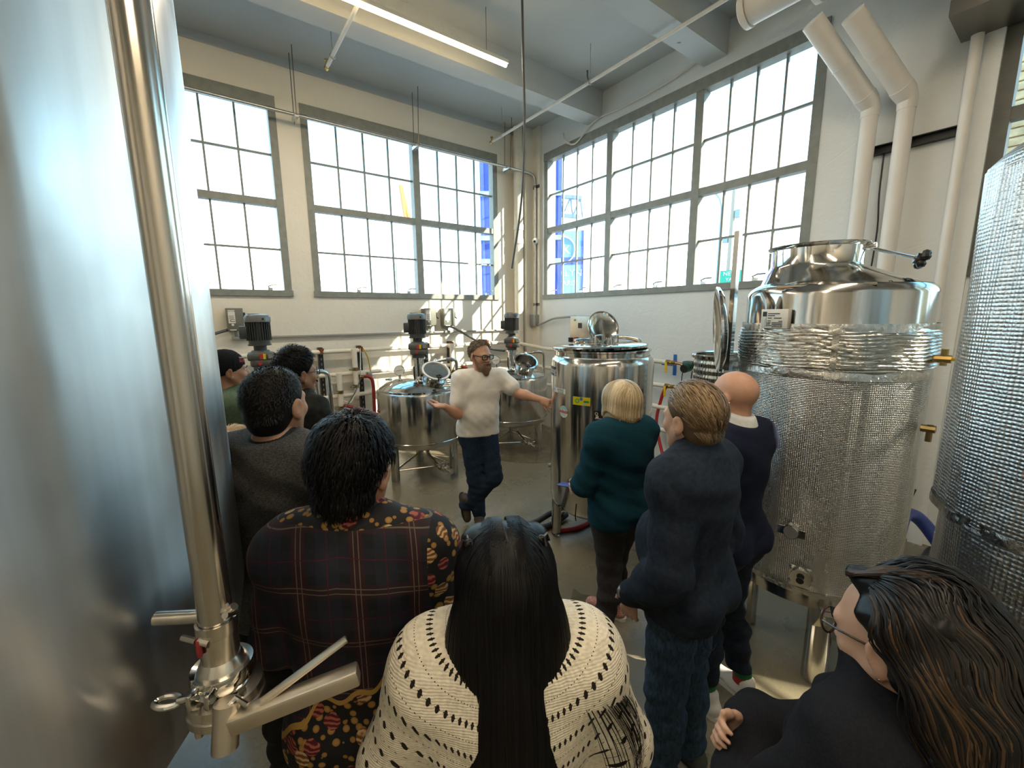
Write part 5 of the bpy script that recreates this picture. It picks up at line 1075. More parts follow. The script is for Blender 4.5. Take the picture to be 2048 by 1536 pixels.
# ---------------------------------------------------------------- body builder
class Fig:
    """standing figure in local metres: forward +Y, right +X; built for 1.75 m then scaled"""
    def __init__(s, name, label, h, loc, az, mats, build=1., head=1., hyaw=0., hpitch=0., htilt=0., lean=(0,0), bust=0., belly=0., group='people at the talk'):
        s.root = thing('person', label, 'person', (loc[0],loc[1],0), -math.radians(az), group); s.h = h; s.k = h/1.75; s.mats = mats; s.b = build; s.hs = head; s.bust = bust; s.belly = belly
        lx, ly = lean; k = s.k; J = s.J = {}
        J['pel'] = np.array([0,0,.955*k]); J['wai'] = np.array([lx*.35,ly*.35,1.10*k]); J['che'] = np.array([lx*.75,ly*.75,1.30*k]); J['nec'] = np.array([lx,ly-.012,1.475*k])
        sw = .172*build*k
        for q, sg in (('R',1),('L',-1)):
            J['sho'+q] = np.array([lx*.95+sg*sw,ly*.95-.01,1.415*k]); J['elb'+q] = J['sho'+q]+np.array([sg*.055,-.02,-.28*k]); J['wri'+q] = J['elb'+q]+np.array([-sg*.01,.07,-.235*k])
            J['hip'+q] = np.array([sg*.088*k,0,.915*k]); J['kne'+q] = np.array([sg*.095*k,.015,.49*k]); J['ank'+q] = np.array([sg*.10*k,-.02,.085*k])
        J['hea'] = np.array([lx*1.05,ly+.022,h-.122*head])
        s.hR = (Matrix.Rotation(-math.radians(hyaw),3,'Z') @ Matrix.Rotation(math.radians(hpitch),3,'X') @ Matrix.Rotation(math.radians(htilt),3,'Y')); s.hRn = np.array(s.hR)
        s.hands = {}; s.W = np.array(s.root.matrix_basis.to_3x3()); s.loc = np.array([loc[0],loc[1],0.])
    def w2l(s, p): c, q = math.cos(-s.root.rotation_euler.z), math.sin(-s.root.rotation_euler.z); x, y = p[0]-s.loc[0], p[1]-s.loc[1]; return np.array([c*x-q*y, q*x+c*y, p[2]])
    def hp(s, p): return s.J['hea']+s.hRn@(np.array(p)*s.hs)            # point in head space
    def torso(s, F, g=0., parts='tps'):
        J, k, b = s.J, s.k, s.b; fy = ((0,1,0),.70)
        if 't' in parts:
            F.cone(J['wai']+[0,.0,-.02], J['che'], .150*b*k+g, .165*b*k+g, .05, ((0,1,0),.68)); F.cone(J['che'],(J['shoL']+J['shoR'])/2*.5+J['nec']*.5-[0,0,.04*k], .158*b*k+g, .115*b*k+g, .05, ((0,1,0),.66))
            F.cone(J['shoL']*.9+J['nec']*.1-[0,0,.015],J['shoR']*.9+J['nec']*.1-[0,0,.015], .070*k+g, None, .06); F.ell(J['che']+[0,-.035,.03],(.14*b*k+g,.085*k+g,.16*k+g),.05)
            for q in 'LR': F.cone(J['nec'],J['sho'+q]+[0,0,.005],.052*k+g*.7,.058*k+g,.05)
            if s.bust: 
                for q in (-1,1): F.ell(J['che']+[q*.075*k,.085*k,-.02*k],(.07*k+g,.06*s.bust*k+g,.07*k+g),.05)
            if s.belly: F.ell(J['wai']+[0,.05,-.01],(.145*b*k+g,.11*s.belly*k+g,.13*k+g),.06)
        if 'p' in parts:
            F.cone(J['pel'],J['wai'],.155*b*k+g,.146*b*k+g,.05,((0,1,0),.72))
            for q in 'LR': F.ell(J['hip'+q]+[0,-.055*k,.0],(.095*k+g,.088*k+g,.11*k+g),.05); F.cone(J['hip'+q]+[0,0,.06*k],J['hip'+q]-[0,-.005,.07*k],.088*b*k+g,.090*b*k+g,.04)
        return s
    def legs(s, F, g=0., gk=None, z_end=0.):
        J, k, b = s.J, s.k, s.b**.5; gk = g if gk is None else gk
        for q in 'LR':
            F.cone(J['hip'+q],J['kne'+q],.086*b*k+g,.058*k+gk,.035); F.cone(J['kne'+q],J['ank'+q],.054*k+gk,.042*k+gk,.03); F.ell((J['kne'+q]*.65+J['ank'+q]*.35)+[0,-.022,0],(.046*k+gk,.044*k+gk,.10*k),.03)
        return s
    def arms(s, F, g=0., ge=None, gw=None, upto=None, sides='LR'):
        J, k = s.J, s.k; ge = g if ge is None else ge; gw = ge if gw is None else gw
        for q in sides:
            a, e, w = J['sho'+q], J['elb'+q], J['wri'+q]; b = s.b**.5
            if upto is not None: F.cone(a, a+(e-a)*upto, .060*b*k+g, .056*b*k+ge, .04); continue
            F.cone(a, e, .054*b*k+g, .042*b*k+ge, .035); F.cone(e, e+(w-e)*.35, .042*b*k+ge, .041*b*k+ge, .03); F.cone(e+(w-e)*.3, w, .042*b*k+ge, .028*k+gw, .03)
        return s
    def head(s, F, ears=True):
        hp, R, q = s.hp, s.hRn, s.hs; E = lambda c, r, k=.02, op='add', RR=None: F.ell(hp(c), np.array(r)*q, k*q, R if RR is None else RR, op); C = lambda a, b, ra, rb, k=.02: F.cone(hp(a), hp(b), ra*q, rb*q, k*q)
        C((0,-.025,-.05), s.inv(s.J['nec']-[0,.0,.03]), .053, .062, .03)
        E((0,-.014,.032),(.0755,.097,.086)); E((0,.028,-.018),(.064,.062,.078),.03); C((0,.035,-.045),(0,.052,-.090),.048,.030,.03)
        for g in (-1,1): C((g*.052,.0,-.040),(g*.022,.055,-.093),.022,.020,.025); E((g*.040,.060,-.022),(.024,.020,.022),.02)
        E((0,.074,.022),(.052,.020,.014),.02); C((0,.088,.012),(0,.110,-.026),.0095,.0125,.012)
        for g in (-1,1): E((g*.0125,.101,-.031),(.0095,.010,.008),.008); E((g*.033,.096,.004),(.017,.014,.012),.012,'sub')
        E((0,.090,-.056),(.024,.014,.007),.01); E((0,.088,-.069),(.021,.013,.007),.01); E((0,.080,-.098),(.020,.016,.014),.015)
        if ears:
            for g in (-1,1):
                RR = R@np.array(Matrix.Rotation(g*-.35,3,'Z')@Matrix.Rotation(-.18,3,'X')); E((g*.0815,-.016,-.006),(.0085,.021,.033),.008,'add',RR); E((g*.0925,-.013,-.002),(.0075,.011,.019),.006,'sub',RR); E((g*.079,-.008,-.036),(.0065,.009,.011),.008)
    def inv(s, p): return s.hRn.T@((np.array(p)-s.J['hea'])/s.hs)
    def hand(s, q, fdir, palm, curl=.25, spread=.10, thumb=(.5,.55), scale=1., curls=None):
        """fdir: from the wrist to the finger tips; palm: normal out of the palm"""
        s.hands[q] = (np.array(fdir,float)/np.linalg.norm(fdir), np.array(palm,float), curl, spread, thumb, scale*s.k, curls)
    def _hand(s, F, q):
        f, n, curl, spread, thumb, k, curls = s.hands[q]; n = n-f*(n@f); n /= np.linalg.norm(n); sg = 1 if q == 'R' else -1
        lat = np.cross(f,n)*sg        # towards the thumb
        w = s.J['wri'+q]
        F.cone(w, w+f*.04*k, .026*k, .028*k, .015, (n,.65)); 
        for o in (-.026,-.009,.009,.026): F.cone(w+f*.03*k+lat*o*.7*k, w+f*.092*k+lat*o*k, .0145*k, .0125*k, .014)
        lens = (.060,.074,.082,.074)   # little .. index
        for i, o in enumerate((-.030,-.010,.011,.031)):
            p = w+f*.092*k+lat*o*k; d = f+lat*(o*spread*30*.33); d /= np.linalg.norm(d); c = curl if curls is None else curls[i]; L = lens[i]*k
            for j, fr in enumerate((.46,.30,.24)):
                a = c*(.55 if j == 0 else 1.); d2 = d*math.cos(a)+n*math.sin(a); nn = n*math.cos(a)-d*math.sin(a); e = p+d2*L*fr*1.02; rr = (.0092,.0084,.0074)[j]*k
                F.cone(p, e, rr, rr*.93, .006); p, d = e, d2; n_keep = nn; n = nn
            n = np.array(s.hands[q][1],float); n = n-f*(n@f); n /= np.linalg.norm(n)
        p = w+f*.028*k+lat*.024*k; d = f*math.cos(thumb[0]*1.4)+lat*math.sin(thumb[0]*1.4)+n*thumb[1]*.6; d /= np.linalg.norm(d)
        for j, l in enumerate((.040,.034,.028)):
            e = p+d*l*k; F.cone(p, e, (.0135,.0108,.0095)[j]*k, (.0115,.0102,.0085)[j]*k, .012); p = e; d = d+f*.28; d /= np.linalg.norm(d)
    def bounds(s, m=.16):
        A = np.stack(list(s.J.values())); lo, hi = A.min(0)-m, A.max(0)+m; lo[2] = -.02; hi[2] = s.h+.06; lo[1] -= .04; return lo, hi
    def body(s, fine=.005, base=.016, bare_arms=False, extra=None, fine_xy=None):
        lo, hi = s.bounds(); hz = s.J['hea'][2]; hx, hy = s.J['hea'][0], s.J['hea'][1]; fxy = fine_xy or fine
        fx = [(hx-.11,hx+.11,fxy)]; fy = [(hy-.14,hy+.15,fxy)]; fz = [(hz-.16,s.h+.02,fine)]
        for q, hd in s.hands.items():
            w = s.J['wri'+q]; t = w+hd[0]*.18*s.k; a, b = np.minimum(w,t)-.05, np.maximum(w,t)+.05; fx.append((a[0],b[0],.005)); fy.append((a[1],b[1],.005)); fz.append((a[2],b[2],.005)); lo = np.minimum(lo,a-.02); hi = np.maximum(hi,b+.02)
        F = SDF(lo, hi, base, fx, fy, fz); s.torso(F,-.014); s.legs(F,-.012); s.arms(F)
        for q in 'LR':
            if q in s.hands: s._hand(F,q)
            else: F.cone(s.J['wri'+q], s.J['wri'+q]+[0,.02,-.09*s.k], .026, .03, .02); F.cone(s.J['wri'+q]+[0,.02,-.09*s.k], s.J['wri'+q]+[0,.05,-.16*s.k], .026, .014, .02)
            F.cone(s.J['ank'+q], s.J['ank'+q]+[0,.02,-.03], .032, .026, .02)
        s.head(F)
        if extra: extra(F)
        o = link('body', F.mesh('body', s.mats['skin'], 1), s.root); return o
    def garment(s, name, mat, build, fold=None, step=.011, cuts=(), post=None, smooth=1, lo=None, hi=None, fine=()):
        l, h = s.bounds(.20); l = l if lo is None else np.array(lo); h = h if hi is None else np.array(hi)
        F = SDF(l, h, step); build(F)
        if fold: F.wrinkle(fold)
        for p, n in cuts: F.plane(p, n, .012)
        if post: post(F)
        o = link(name, F.mesh(name, mat, smooth), s.root); return o
    def shoe(s, q, mat, sole='sole_dark', toe=(0,1,0), L=.27, loc=None, pitch=0., high=False):
        a = s.J['ank'+q] if loc is None else np.array(loc); t = np.array(toe,float); t[2] = 0; t /= np.linalg.norm(t); rz = math.atan2(-t[0], t[1])
        F = SDF((-.08,-.12,-.02),(.08,.24,.16),.008); F.cone((0,-.045,.045),(0,.03,.055),.040,.044,.03); F.cone((0,.03,.05),(0,.165,.030),.044,.036,.03,((0,0,1),.72)); F.cone((0,-.03,.05),(0,-.02,.14 if high else .10),.040,.044,.02); F.plane((0,0,.014),(0,0,-1),.004); F.wrinkle(folds([(0,1,.3)],.002,[120],5))
        M_ = Matrix.Translation(Vector((a[0],a[1],max(0,a[2]-.085*s.k))))@Matrix.Rotation(rz,4,'Z')@Matrix.Rotation(pitch,4,'X')
        u = link('shoe', F.mesh('shoe',mat), s.root); u.matrix_basis = M_
        m = MB(); P = [(.034*math.cos(t_)*(1+.15*math.sin(t_)) if math.sin(t_) < 0 else .043*math.cos(t_), -.045+.047*math.sin(t_) if math.sin(t_) < 0 else .10+.105*math.sin(t_)) for t_ in [2*PI*i/28 for i in range(28)]]
        m.prism(P,0,.022); m.obj('sole', sole, u); return u
    def eyes(s):
        for g in (-1,1):
            c = Vector(s.hp((g*.032,.078,.004))); e = MB().ball(c,.0125*s.hs,12).obj('eye','eye_white',s.root); d = Vector(s.hRn@np.array((0,1,-.08))); MB().ball(c+d*.0072*s.hs,.0066*s.hs,10).obj('iris','eye_iris',e)
    def brows(s, mat):
        for g in (-1,1): MB().tube([s.hp((g*.014,.0945,.021)),s.hp((g*.030,.0955,.027)),s.hp((g*.048,.083,.020))],[.0035,.0042,.002],6).obj('eyebrow',mat,s.root)
    def lips(s): MB().tube([s.hp((-.022,.092,-.062)),s.hp((-.010,.1025,-.059)),s.hp((0,.1035,-.061)),s.hp((.010,.1025,-.059)),s.hp((.022,.092,-.062))],[.002,.0042,.0042,.0042,.002],6).obj('lips','lip',s.root)
    def specs(s, frame='frame_black', r=.024, sq=.8, th=.0035, rounded=True, y=.108, gap=.034, z=.004, lens=True):
        q = MB()
        def ring(g):
            P = []
            for i in range(20):
                a = 2*PI*i/20; cx, cz = math.cos(a), math.sin(a); n = 1 if rounded else 1/max(abs(cx)**4+abs(cz)**4,1e-6)**.25
                P.append(s.hp((g*gap+r*cx*n, y-.006*abs(g*gap+r*cx*n)/.05*1.2, z+r*sq*cz*n)))
            return P
        o = None
        for g in (-1,1): q.tube(ring(g), th, 6, closed=True)
        q.tube([s.hp((-.012,y,z+.006)),s.hp((0,y+.003,z+.009)),s.hp((.012,y,z+.006))], th, 6)
        for g in (-1,1): q.tube([s.hp((g*(gap+r),y-.012,z+.006)),s.hp((g*.074,.055,z+.008)),s.hp((g*.080,-.005,z+.006)),s.hp((g*.078,-.035,-.012))], th*.9, 6)
        o = q.obj('glasses', frame, s.root)
        if lens:
            for g in (-1,1): MB().raw(ring(g),[tuple(range(20))]).obj('lens','glass',o)
        return o
    def cap(s, mat, build, step=.006, fold=None, name='hair'):
        c = s.J['hea']; F = SDF(c-[.16,.19,.20],c+[.16,.19,.17],step); build(F)
        if fold: F.wrinkle(fold)
        return link(name, F.mesh(name, mat), s.root)
    def shell(s, g=0.): return [(s.hp((0,-.014,.032)), np.array((.0755,.097,.086))*s.hs+g)]
# ================================================================ the people
A_ = np.array
def headspace(o, f): o.matrix_basis = Matrix.Translation(Vector(f.J['hea'])) @ f.hR.to_4x4() @ Matrix.Scale(f.hs,4); return o
SC = (A_((0,-.014,.032)), A_((.0755,.097,.086)))
def keep_short(q, front=.62, side=.06, nape=-.72):
    lim = np.interp(q[:,1], [-1,-.55,-.30,-.12,.25,.62,1], [nape,nape+.1,-.30,.12,side+.14,front,.9]); return q[:,2] > lim
def hair_cap(f, mat, g=.010, nape=-.085, front=(.055,.062), top=0., ear=True, extra=None, name='hair', step=.006, fold=None):
    def b(F):
        R, hp, s = f.hRn, f.hp, f.hs
        F.ell(hp((0,-.014,.032+top*.5)), (A_((.0755,.097,.086+top*.5))+g)*s, .02, R); F.ell(hp((0,-.042,-.03)), (A_((.064,.062,.066))+g*.6)*s, .03, R)
        if extra: extra(F)
        F.plane(hp((0,front[0],front[1])), R@A_((0,.80,-.60)), .01); F.plane(hp((0,0,nape)), R@A_((0,.25,-1)), .01)
        if ear:
            for q in (-1,1): F.ell(hp((q*.088,-.004,-.014)), A_((.030,.026,.036))*s, .006, R, 'sub')
    return f.cap(mat, b, step, fold, name)
def down_flow(c, sp=1.):      # away from a crown point and downwards
    c = A_(c)
    def fl(P, t): d = P-c; d[:,2] = -np.abs(d[:,2])*.4-.02; return d/(np.linalg.norm(d,axis=1,keepdims=True)+1e-9)
    return fl

# ---------------------------------------------------------------- the speaker
f = Fig('speaker', 'bearded man in white T-shirt and dark jeans talking with one hand held out', 1.765, (-2.86,-2.86), 200, dict(skin='skin_fair'), build=1.06, head=1.06, hyaw=-26, hpitch=-6, lean=(-.03,.02), belly=.95)
J = f.J
J['elbR'], J['wriR'] = f.w2l((-3.075,-2.86,1.115)), f.w2l((-3.222,-2.90,1.215)); J['elbL'], J['wriL'] = f.w2l((-2.565,-3.10,1.285)), f.w2l((-2.47,-3.315,1.245))
J['kneR'], J['ankR'] = f.w2l((-2.925,-2.90,.47)), f.w2l((-2.875,-2.87,.09)); J['kneL'], J['ankL'] = f.w2l((-2.80,-3.03,.50)), f.w2l((-2.985,-2.80,.185))
f.hand('R', f.w2l((-3.395,-2.92,1.25))-J['wriR'], f.w2l((-3.222,-2.95,1.40))-J['wriR'], .30, .16, (.75,.25), 1.0); f.hand('L', f.w2l((-2.44,-3.44,1.215))-J['wriL'], A_((-.5,-.2,-.2)), .25, .1)
f.body(.0045, .014); f.eyes(); f.brows('hair_grey'); f.lips(); f.specs('frame_black', .026, .72, .0042, False)
f.garment('t_shirt','cloth_white', lambda F: (f.torso(F,.012,'tp'), f.arms(F,.012,.026,upto=.62)), folds([(1,.2,.8),(.5,0,1.2),(-.9,0,.9)],.005,[60,50,85],1), .009,
    cuts=(((0,0,.885),(0,.05,-1)),((0,.02,1.52),(0,-.40,1))), post=lambda F: F.cone(J['nec']+[0,.01,-.05],J['nec']+[0,.03,.10],.066,.07,.01,None,'sub'))
f.garment('jeans','cloth_denim', lambda F: (f.torso(F,-.004,'p'), f.legs(F,.006,.022)), folds([(.4,0,1),(0,.3,1),(1,0,.7)],.010,[60,85,40],2), .011, cuts=(((0,0,1.0),(0,0,1)),((0,0,.065),(0,0,-1))))
f.shoe('R','shoe_brown','sole_dark',(.25,1,0),.28); sh = f.shoe('L','shoe_brown','sole_dark',(0,1,0),.28); t_ = f.w2l((-2.97,-2.76,0)); sh.matrix_basis = Matrix.Translation(Vector((J['ankL'][0],J['ankL'][1]-.0,.255)))@Matrix.Rotation(math.radians(25),4,'Z')@Matrix.Rotation(math.radians(-72),4,'X')@Matrix.Translation((0,.03,-.06))
hair_cap(f,'hair_grey',.003,-.05,(.044,.094))
P, q = scalp(2600,*SC,lambda q: keep_short(q,.74,.10),1); headspace(strands('hair_strands',P,A_([.2,.3,.5])+q*.8,.034,6,[(SC[0],SC[1]+.004)],'hair_grey',f.root,.0,lambda P,t: A_((.45,.35,.15))+(P-SC[0])*5,.0016,.022,seed=1,wob=.35,adh=.3),f)
def beard(F):
    R, hp, s = f.hRn, f.hp, f.hs
    for g in (-1,1): F.cone(hp((g*.064,.012,-.025)),hp((g*.045,.048,-.085)),.014*s,.024*s,.02); F.cone(hp((g*.028,.098,-.050)),hp((0,.107,-.046)),.007*s,.009*s,.01); F.cone(hp((g*.030,.094,-.055)),hp((g*.034,.080,-.095)),.012*s,.018*s,.015)
    F.cone(hp((0,.080,-.095)),hp((0,.088,-.135)),.038*s,.026*s,.03)
    F.ell(hp((0,.108,-.062)), A_((.020,.014,.006))*s, .006, R, 'sub')
f.cap('beard_ginger', beard, .005, folds([(3,1,8)],.003,[60],3), 'beard')
r_ = np.random.RandomState(5); n = 900; u = r_.rand(n); g = np.where(r_.rand(n)<.5,-1,1); B = np.stack([g*(.062-.055*u),.020+.085*u+.0*u,-.035-.085*u-.02*r_.rand(n)],1)
headspace(strands('beard_strands',B,B*A_((.5,.6,.2))+A_((0,.03,-.10)),.026,5,[(A_((0,.045,-.085)),A_((.052,.068,.062)))],'beard_ginger',f.root,.3,None,.0013,.006,seed=6),f)

# ---------------------------------------------------------------- blond woman in teal
f = Fig('w','blond woman in teal fleece with folded arms and pink slip-on shoes',1.62,(-2.95,-4.61),8,dict(skin='skin_pale'),build=1.02,head=1.0,hyaw=-4,bust=.9,belly=.6); J = f.J; k = f.k
J['elbL'], J['wriL'] = A_((-.245,.03,1.12*k)), A_((.02,.235,1.09*k)); J['elbR'], J['wriR'] = A_((.235,.05,1.10*k)), A_((-.10,.25,1.03*k))
J['ankL'], J['kneL'] = f.w2l((-3.03,-4.60,.08)), f.w2l((-3.0,-4.60,.46)); J['ankR'], J['kneR'] = f.w2l((-2.83,-4.50,.08)), f.w2l((-2.87,-4.53,.46))
f.hand('R',A_((-1,-.35,-.15)),A_((.2,-1,.1)),.55,.06,(.3,.3)); f.body(.006,.016)
f.garment('fleece','cloth_teal',lambda F:(f.torso(F,.030,'tp'),f.arms(F,.024,.028,.022),F.cone(J['nec']-[0,0,.03],J['nec']+[0,.01,.045],.066,.060,.02)),folds([(.6,.3,1),(.3,-.6,1.2)],.009,[44,58],4),.010,cuts=(((0,0,.775),(0,0,-1)),((0,0,1.455),(0,-.3,1))))
f.garment('trousers','cloth_slacks',lambda F:(f.torso(F,.012,'p'),f.legs(F,.022,.022)),folds([(.2,.1,1),(1,0,.25)],.012,[60,46],5),.011,cuts=(((0,0,.93),(0,0,1)),((0,0,.115),(0,0,-1))))
for q in 'LR': f.shoe(q,'shoe_pink','shoe_white',(-.45 if q=='L' else -.4,1,0),.25)
MB().tube([(-.20,.15,.86),(-.215,.14,.79),(-.19,.165,.74)],.004,6).obj('pocket_edge','cloth_black',f.root)
o = MB().rbox((-.035,-.004,-.075),(.035,.004,.075),.003,TR((-.165,.275,1.0*k),.35,1.45)).obj('smartphone','label_navy'); o.matrix_world = f.root.matrix_basis; tag(o,'phone held by the blond woman in teal','phone')
def bob(F):
    R, hp, s = f.hRn, f.hp, f.hs; F.ell(hp((0,-.016,.030)),A_((.092,.112,.096))*s,.02,R); F.cone(hp((0,-.020,.0)),hp((0,-.022,-.075)),.098*s,.108*s,.03,((0,1,0),.98)); F.plane(hp((0,0,-.118)),R@A_((0,.10,-1)),.012); F.ell(hp((0,.115,-.05)),A_((.070,.075,.125))*s,.02,R,'sub')
f.cap('hair_blonde',bob,.006,folds([(8,2,.3)],.004,[9],6))
SB = (A_((0,-.018,.012)),A_((.098,.116,.118)))
def parting(n, seed, S, y0, y1, jit=.0):
    """roots along a centre parting with a fan round the crown end"""
    r_ = np.random.RandomState(seed); g = np.where(r_.rand(n)<.5,-1,1); fan = r_.rand(n) < .45; th = np.where(fan, PI/2*r_.rand(n), .35*r_.rand(n)-.15); yy = np.where(fan, y0+.012*r_.normal(size=n), r_.uniform(y0,y1,n))
    zz = S[0][2]+S[1][2]*np.sqrt(np.clip(1-((yy-S[0][1])/S[1][1])**2,0,1)); return np.stack([g*(.004+jit*r_.rand(n)),yy,zz+.003],1), np.stack([g*np.cos(th),-np.sin(th),0*yy],1), r_
B, dd, r_ = parting(3800, 8, SB, -.075, .075)
headspace(strands('hair_strands',B,dd,.235,14,[SB,(A_((0,-.022,-.07)),A_((.106,.108,.16)))],'hair_blonde',f.root,.55,None,.0016,.010,tint=lambda p,r: np.clip(.55+.35*np.sin(p[:,6,1]*60+p[:,6,0]*25)+.25*r.normal(size=len(p)),0,1),seed=9,wob=.05,taper=.6),f)

# ---------------------------------------------------------------- brown haired man in navy jacket
f = Fig('m','brown-haired man in navy quarter-zip jacket and blue jeans, hands in pockets',1.725,(-3.375,-5.305),-6,dict(skin='skin_light'),build=.98,head=1.06,hyaw=16,hpitch=-3,belly=1.15); J = f.J; k = f.k
J['elbL'], J['wriL'] = A_((-.235,-.04,1.09*k)), A_((-.185,.14,.90*k)); J['elbR'], J['wriR'] = A_((.215,-.05,1.09*k)), A_((.175,.13,.90*k)); J['ankL'][1] += .03
f.hand('L',A_((.2,.15,-1)),A_((1,0,.1)),.3,.05); f.hand('R',A_((-.2,.15,-1)),A_((-1,0,.1)),.3,.05); f.body(.006,.016)
f.garment('jacket','cloth_navy',lambda F:(f.torso(F,.034,'tp'),f.arms(F,.034,.034,.026),F.cone(J['nec']-[0,0,.03],J['nec']+[0,.012,.075],.086,.076,.02)),folds([(.5,.3,1.1),(.2,-.8,1),(-.8,.2,.9)],.012,[38,52,34],7),.010,cuts=(((0,0,.835),(0,.05,-1)),((0,-.02,1.565),(0,-.34,1))))
f.garment('jeans','cloth_denim_mid',lambda F:(f.torso(F,.014,'p'),f.legs(F,.020,.026)),folds([(.3,.1,1),(1,.2,.3),(0,.6,1)],.015,[52,38,80],8),.011,cuts=(((0,0,.98),(0,0,1)),((0,0,.05),(0,0,-1))))
MB().tube(bez([(-.135,-.135,.93),(-.14,-.14,.82),(-.10,-.155,.77),(-.05,-.155,.80),(-.045,-.15,.93)],16),.0022,5).obj('pocket_seam','cloth_denim',f.root)
MB().tube([(-.215,.02,1.33),(-.21,.03,1.345),(-.20,.04,1.335)],.003,5).obj('chest_emblem','label_white',f.root)
w = J['wriL']; MB().cyl(w+[.0,-.01,.035],w+[0,.0,.0],.041,n=18).obj('watch_strap','black_plastic',f.root); MB().rbox((-.014,-.018,-.020),(.010,.018,.020),.004,TR(tuple(w+[-.036,.012,.018]),.3)).obj('watch_face','label_grey',f.root)
for q in 'LR': f.shoe(q,'shoe_olive','sole_dark',(-.25 if q=='L' else .2,1,0),.28)
hair_cap(f,'hair_brown',.007,-.09,(.062,.070),.016)
P, q = scalp(3600,*SC,lambda q: keep_short(q,.62,.08,-.80),11); nh = A_((0,-.75,-.25))
headspace(strands('hair_strands',P+q*.012,q*.5+A_((0,-.2,.25)),.052,8,[(SC[0]+A_((0,-.004,.004)),SC[1]+A_((.008,.012,.018))),(A_((0,-.044,-.035)),A_((.066,.064,.068)))],'hair_brown',f.root,.25,lambda P,t: nh+np.stack([P[:,0]*3,0*P[:,0],-P[:,1]*-2],1),.0015,.012,tint=lambda p,r: np.clip(.35+.5*smoothstep((p[:,0,2]-.02)/.07)*(.4+.6*np.sin(p[:,0,0]*110+p[:,0,1]*30)**2)-.15+.2*r.normal(size=len(p)),0,1),seed=12,wob=.18),f)

# ---------------------------------------------------------------- bald man
f = Fig('m','bald man with glasses in navy sweater over a white collar',1.735,(-2.875,-5.215),6,dict(skin='skin_fair'),build=.98,head=1.05,hyaw=0,hpitch=-3); J = f.J; k = f.k
J['elbL'], J['wriL'] = A_((-.225,.08,1.12*k)), A_((.0,.24,1.10*k)); J['elbR'], J['wriR'] = A_((.225,.08,1.10*k)), A_((-.02,.26,1.04*k)); J['ankR'] += [.03,-.05,0]
f.body(.006,.016); f.specs('steel_polished',.024,.8,.0016,True)
f.garment('sweater','cloth_navy_knit',lambda F:(f.torso(F,.024,'tp'),f.arms(F,.024,.026,.018)),folds([(.6,.2,1),(-.4,.4,1)],.008,[44,54],9),.011,cuts=(((0,0,.87),(0,0,-1)),),post=lambda F: F.plane((0,0,1.525*k),(0,-.25,1),.01))
f.garment('shirt_collar','cloth_collar_white',lambda F:F.cone(J['nec']-[0,.004,.02],J['nec']+[0,.006,.075],.092,.073,.01),None,.007,cuts=(((0,-.02,1.560*k),(0,-.30,1)),),lo=J['nec']-.12,hi=J['nec']+.12)
f.garment('trousers','cloth_navy',lambda F:(f.torso(F,.01,'p'),f.legs(F,.014,.018)),folds([(.2,.1,1)],.010,[60],10),.012,cuts=(((0,0,.95),(0,0,1)),((0,0,.16),(0,0,-1))))
for q in 'LR':
    f.shoe(q,'shoe_white','shoe_white',(.1,1,0),.27); a = J['ank'+q]; MB().cyl(a+[0,-.0,.005],a+[0,0,.045],.046,n=16).obj('sock_stripe','sock_red',f.root); MB().cyl(a+[0,0,.045],a+[0,0,.075],.045,n=16).obj('sock_top','sock_green',f.root)

# ---------------------------------------------------------------- dark haired man in grey heather jacket
f = Fig('m','dark-haired man in grey heather jacket seen from behind beside the huge tank',1.82,(-4.68,-4.44),50,dict(skin='skin_tan'),build=1.12,head=1.12,hyaw=-8); J = f.J; k = f.k
f.body(.005,.016); f.brows('hair_darkbrown')
f.garment('jacket','cloth_heather',lambda F:(f.torso(F,.030,'tp'),f.arms(F,.030,.030,.024)),folds([(.5,.4,1.1),(-.5,.3,1)],.008,[40,50],13),.010,cuts=(((0,0,.86),(0,0,-1)),),post=lambda F: F.plane((0,0,1.53*k),(0,-.25,1),.01))
f.garment('jacket_collar','cloth_charcoal',lambda F:(F.cone(J['nec']-[0,.0,.03],J['nec']+[0,.01,.05],.096,.078,.02),[F.cone(J['nec']-[0,.02,.03],J['sho'+q]-[0,.01,-.012],.052,.050,.02) for q in 'LR']),None,.008,cuts=(((0,-.01,1.54*k),(0,-.35,1)),((0,0,1.45*k),(0,0,-1))),lo=J['nec']-.25,hi=J['nec']+.25)
MB().tube(bez([J['nec']+A_((.075,-.045,-.01)),J['nec']+A_((.12,-.085,-.045)),J['sho R'.replace(' ','')]+A_((.01,-.075,-.005)),J['shoR']+A_((.045,-.055,-.06))],16),.0035,6).obj('shoulder_seam','cloth_black',f.root)
MB().tube(bez([J['shoR']+A_((-.015,-.065,.03)),J['shoR']+A_((-.03,-.10,-.06)),J['shoR']+A_((-.03,-.105,-.18)),J['shoR']+A_((-.01,-.10,-.30))],16),.0022,6).obj('sleeve_seam','cloth_black',f.root)
f.garment('trousers','cloth_black',lambda F:(f.torso(F,.01,'p'),f.legs(F,.016,.018)),folds([(.2,.1,1)],.010,[60],14),.013,cuts=(((0,0,.95),(0,0,1)),((0,0,.06),(0,0,-1))))
for q in 'LR': f.shoe(q,'shoe_olive')
hair_cap(f,'hair_darkbrown',.006,-.070,(.062,.070),.004)
P, q = scalp(5200,*SC,lambda q: keep_short(q,.62,.10,-.80),15)
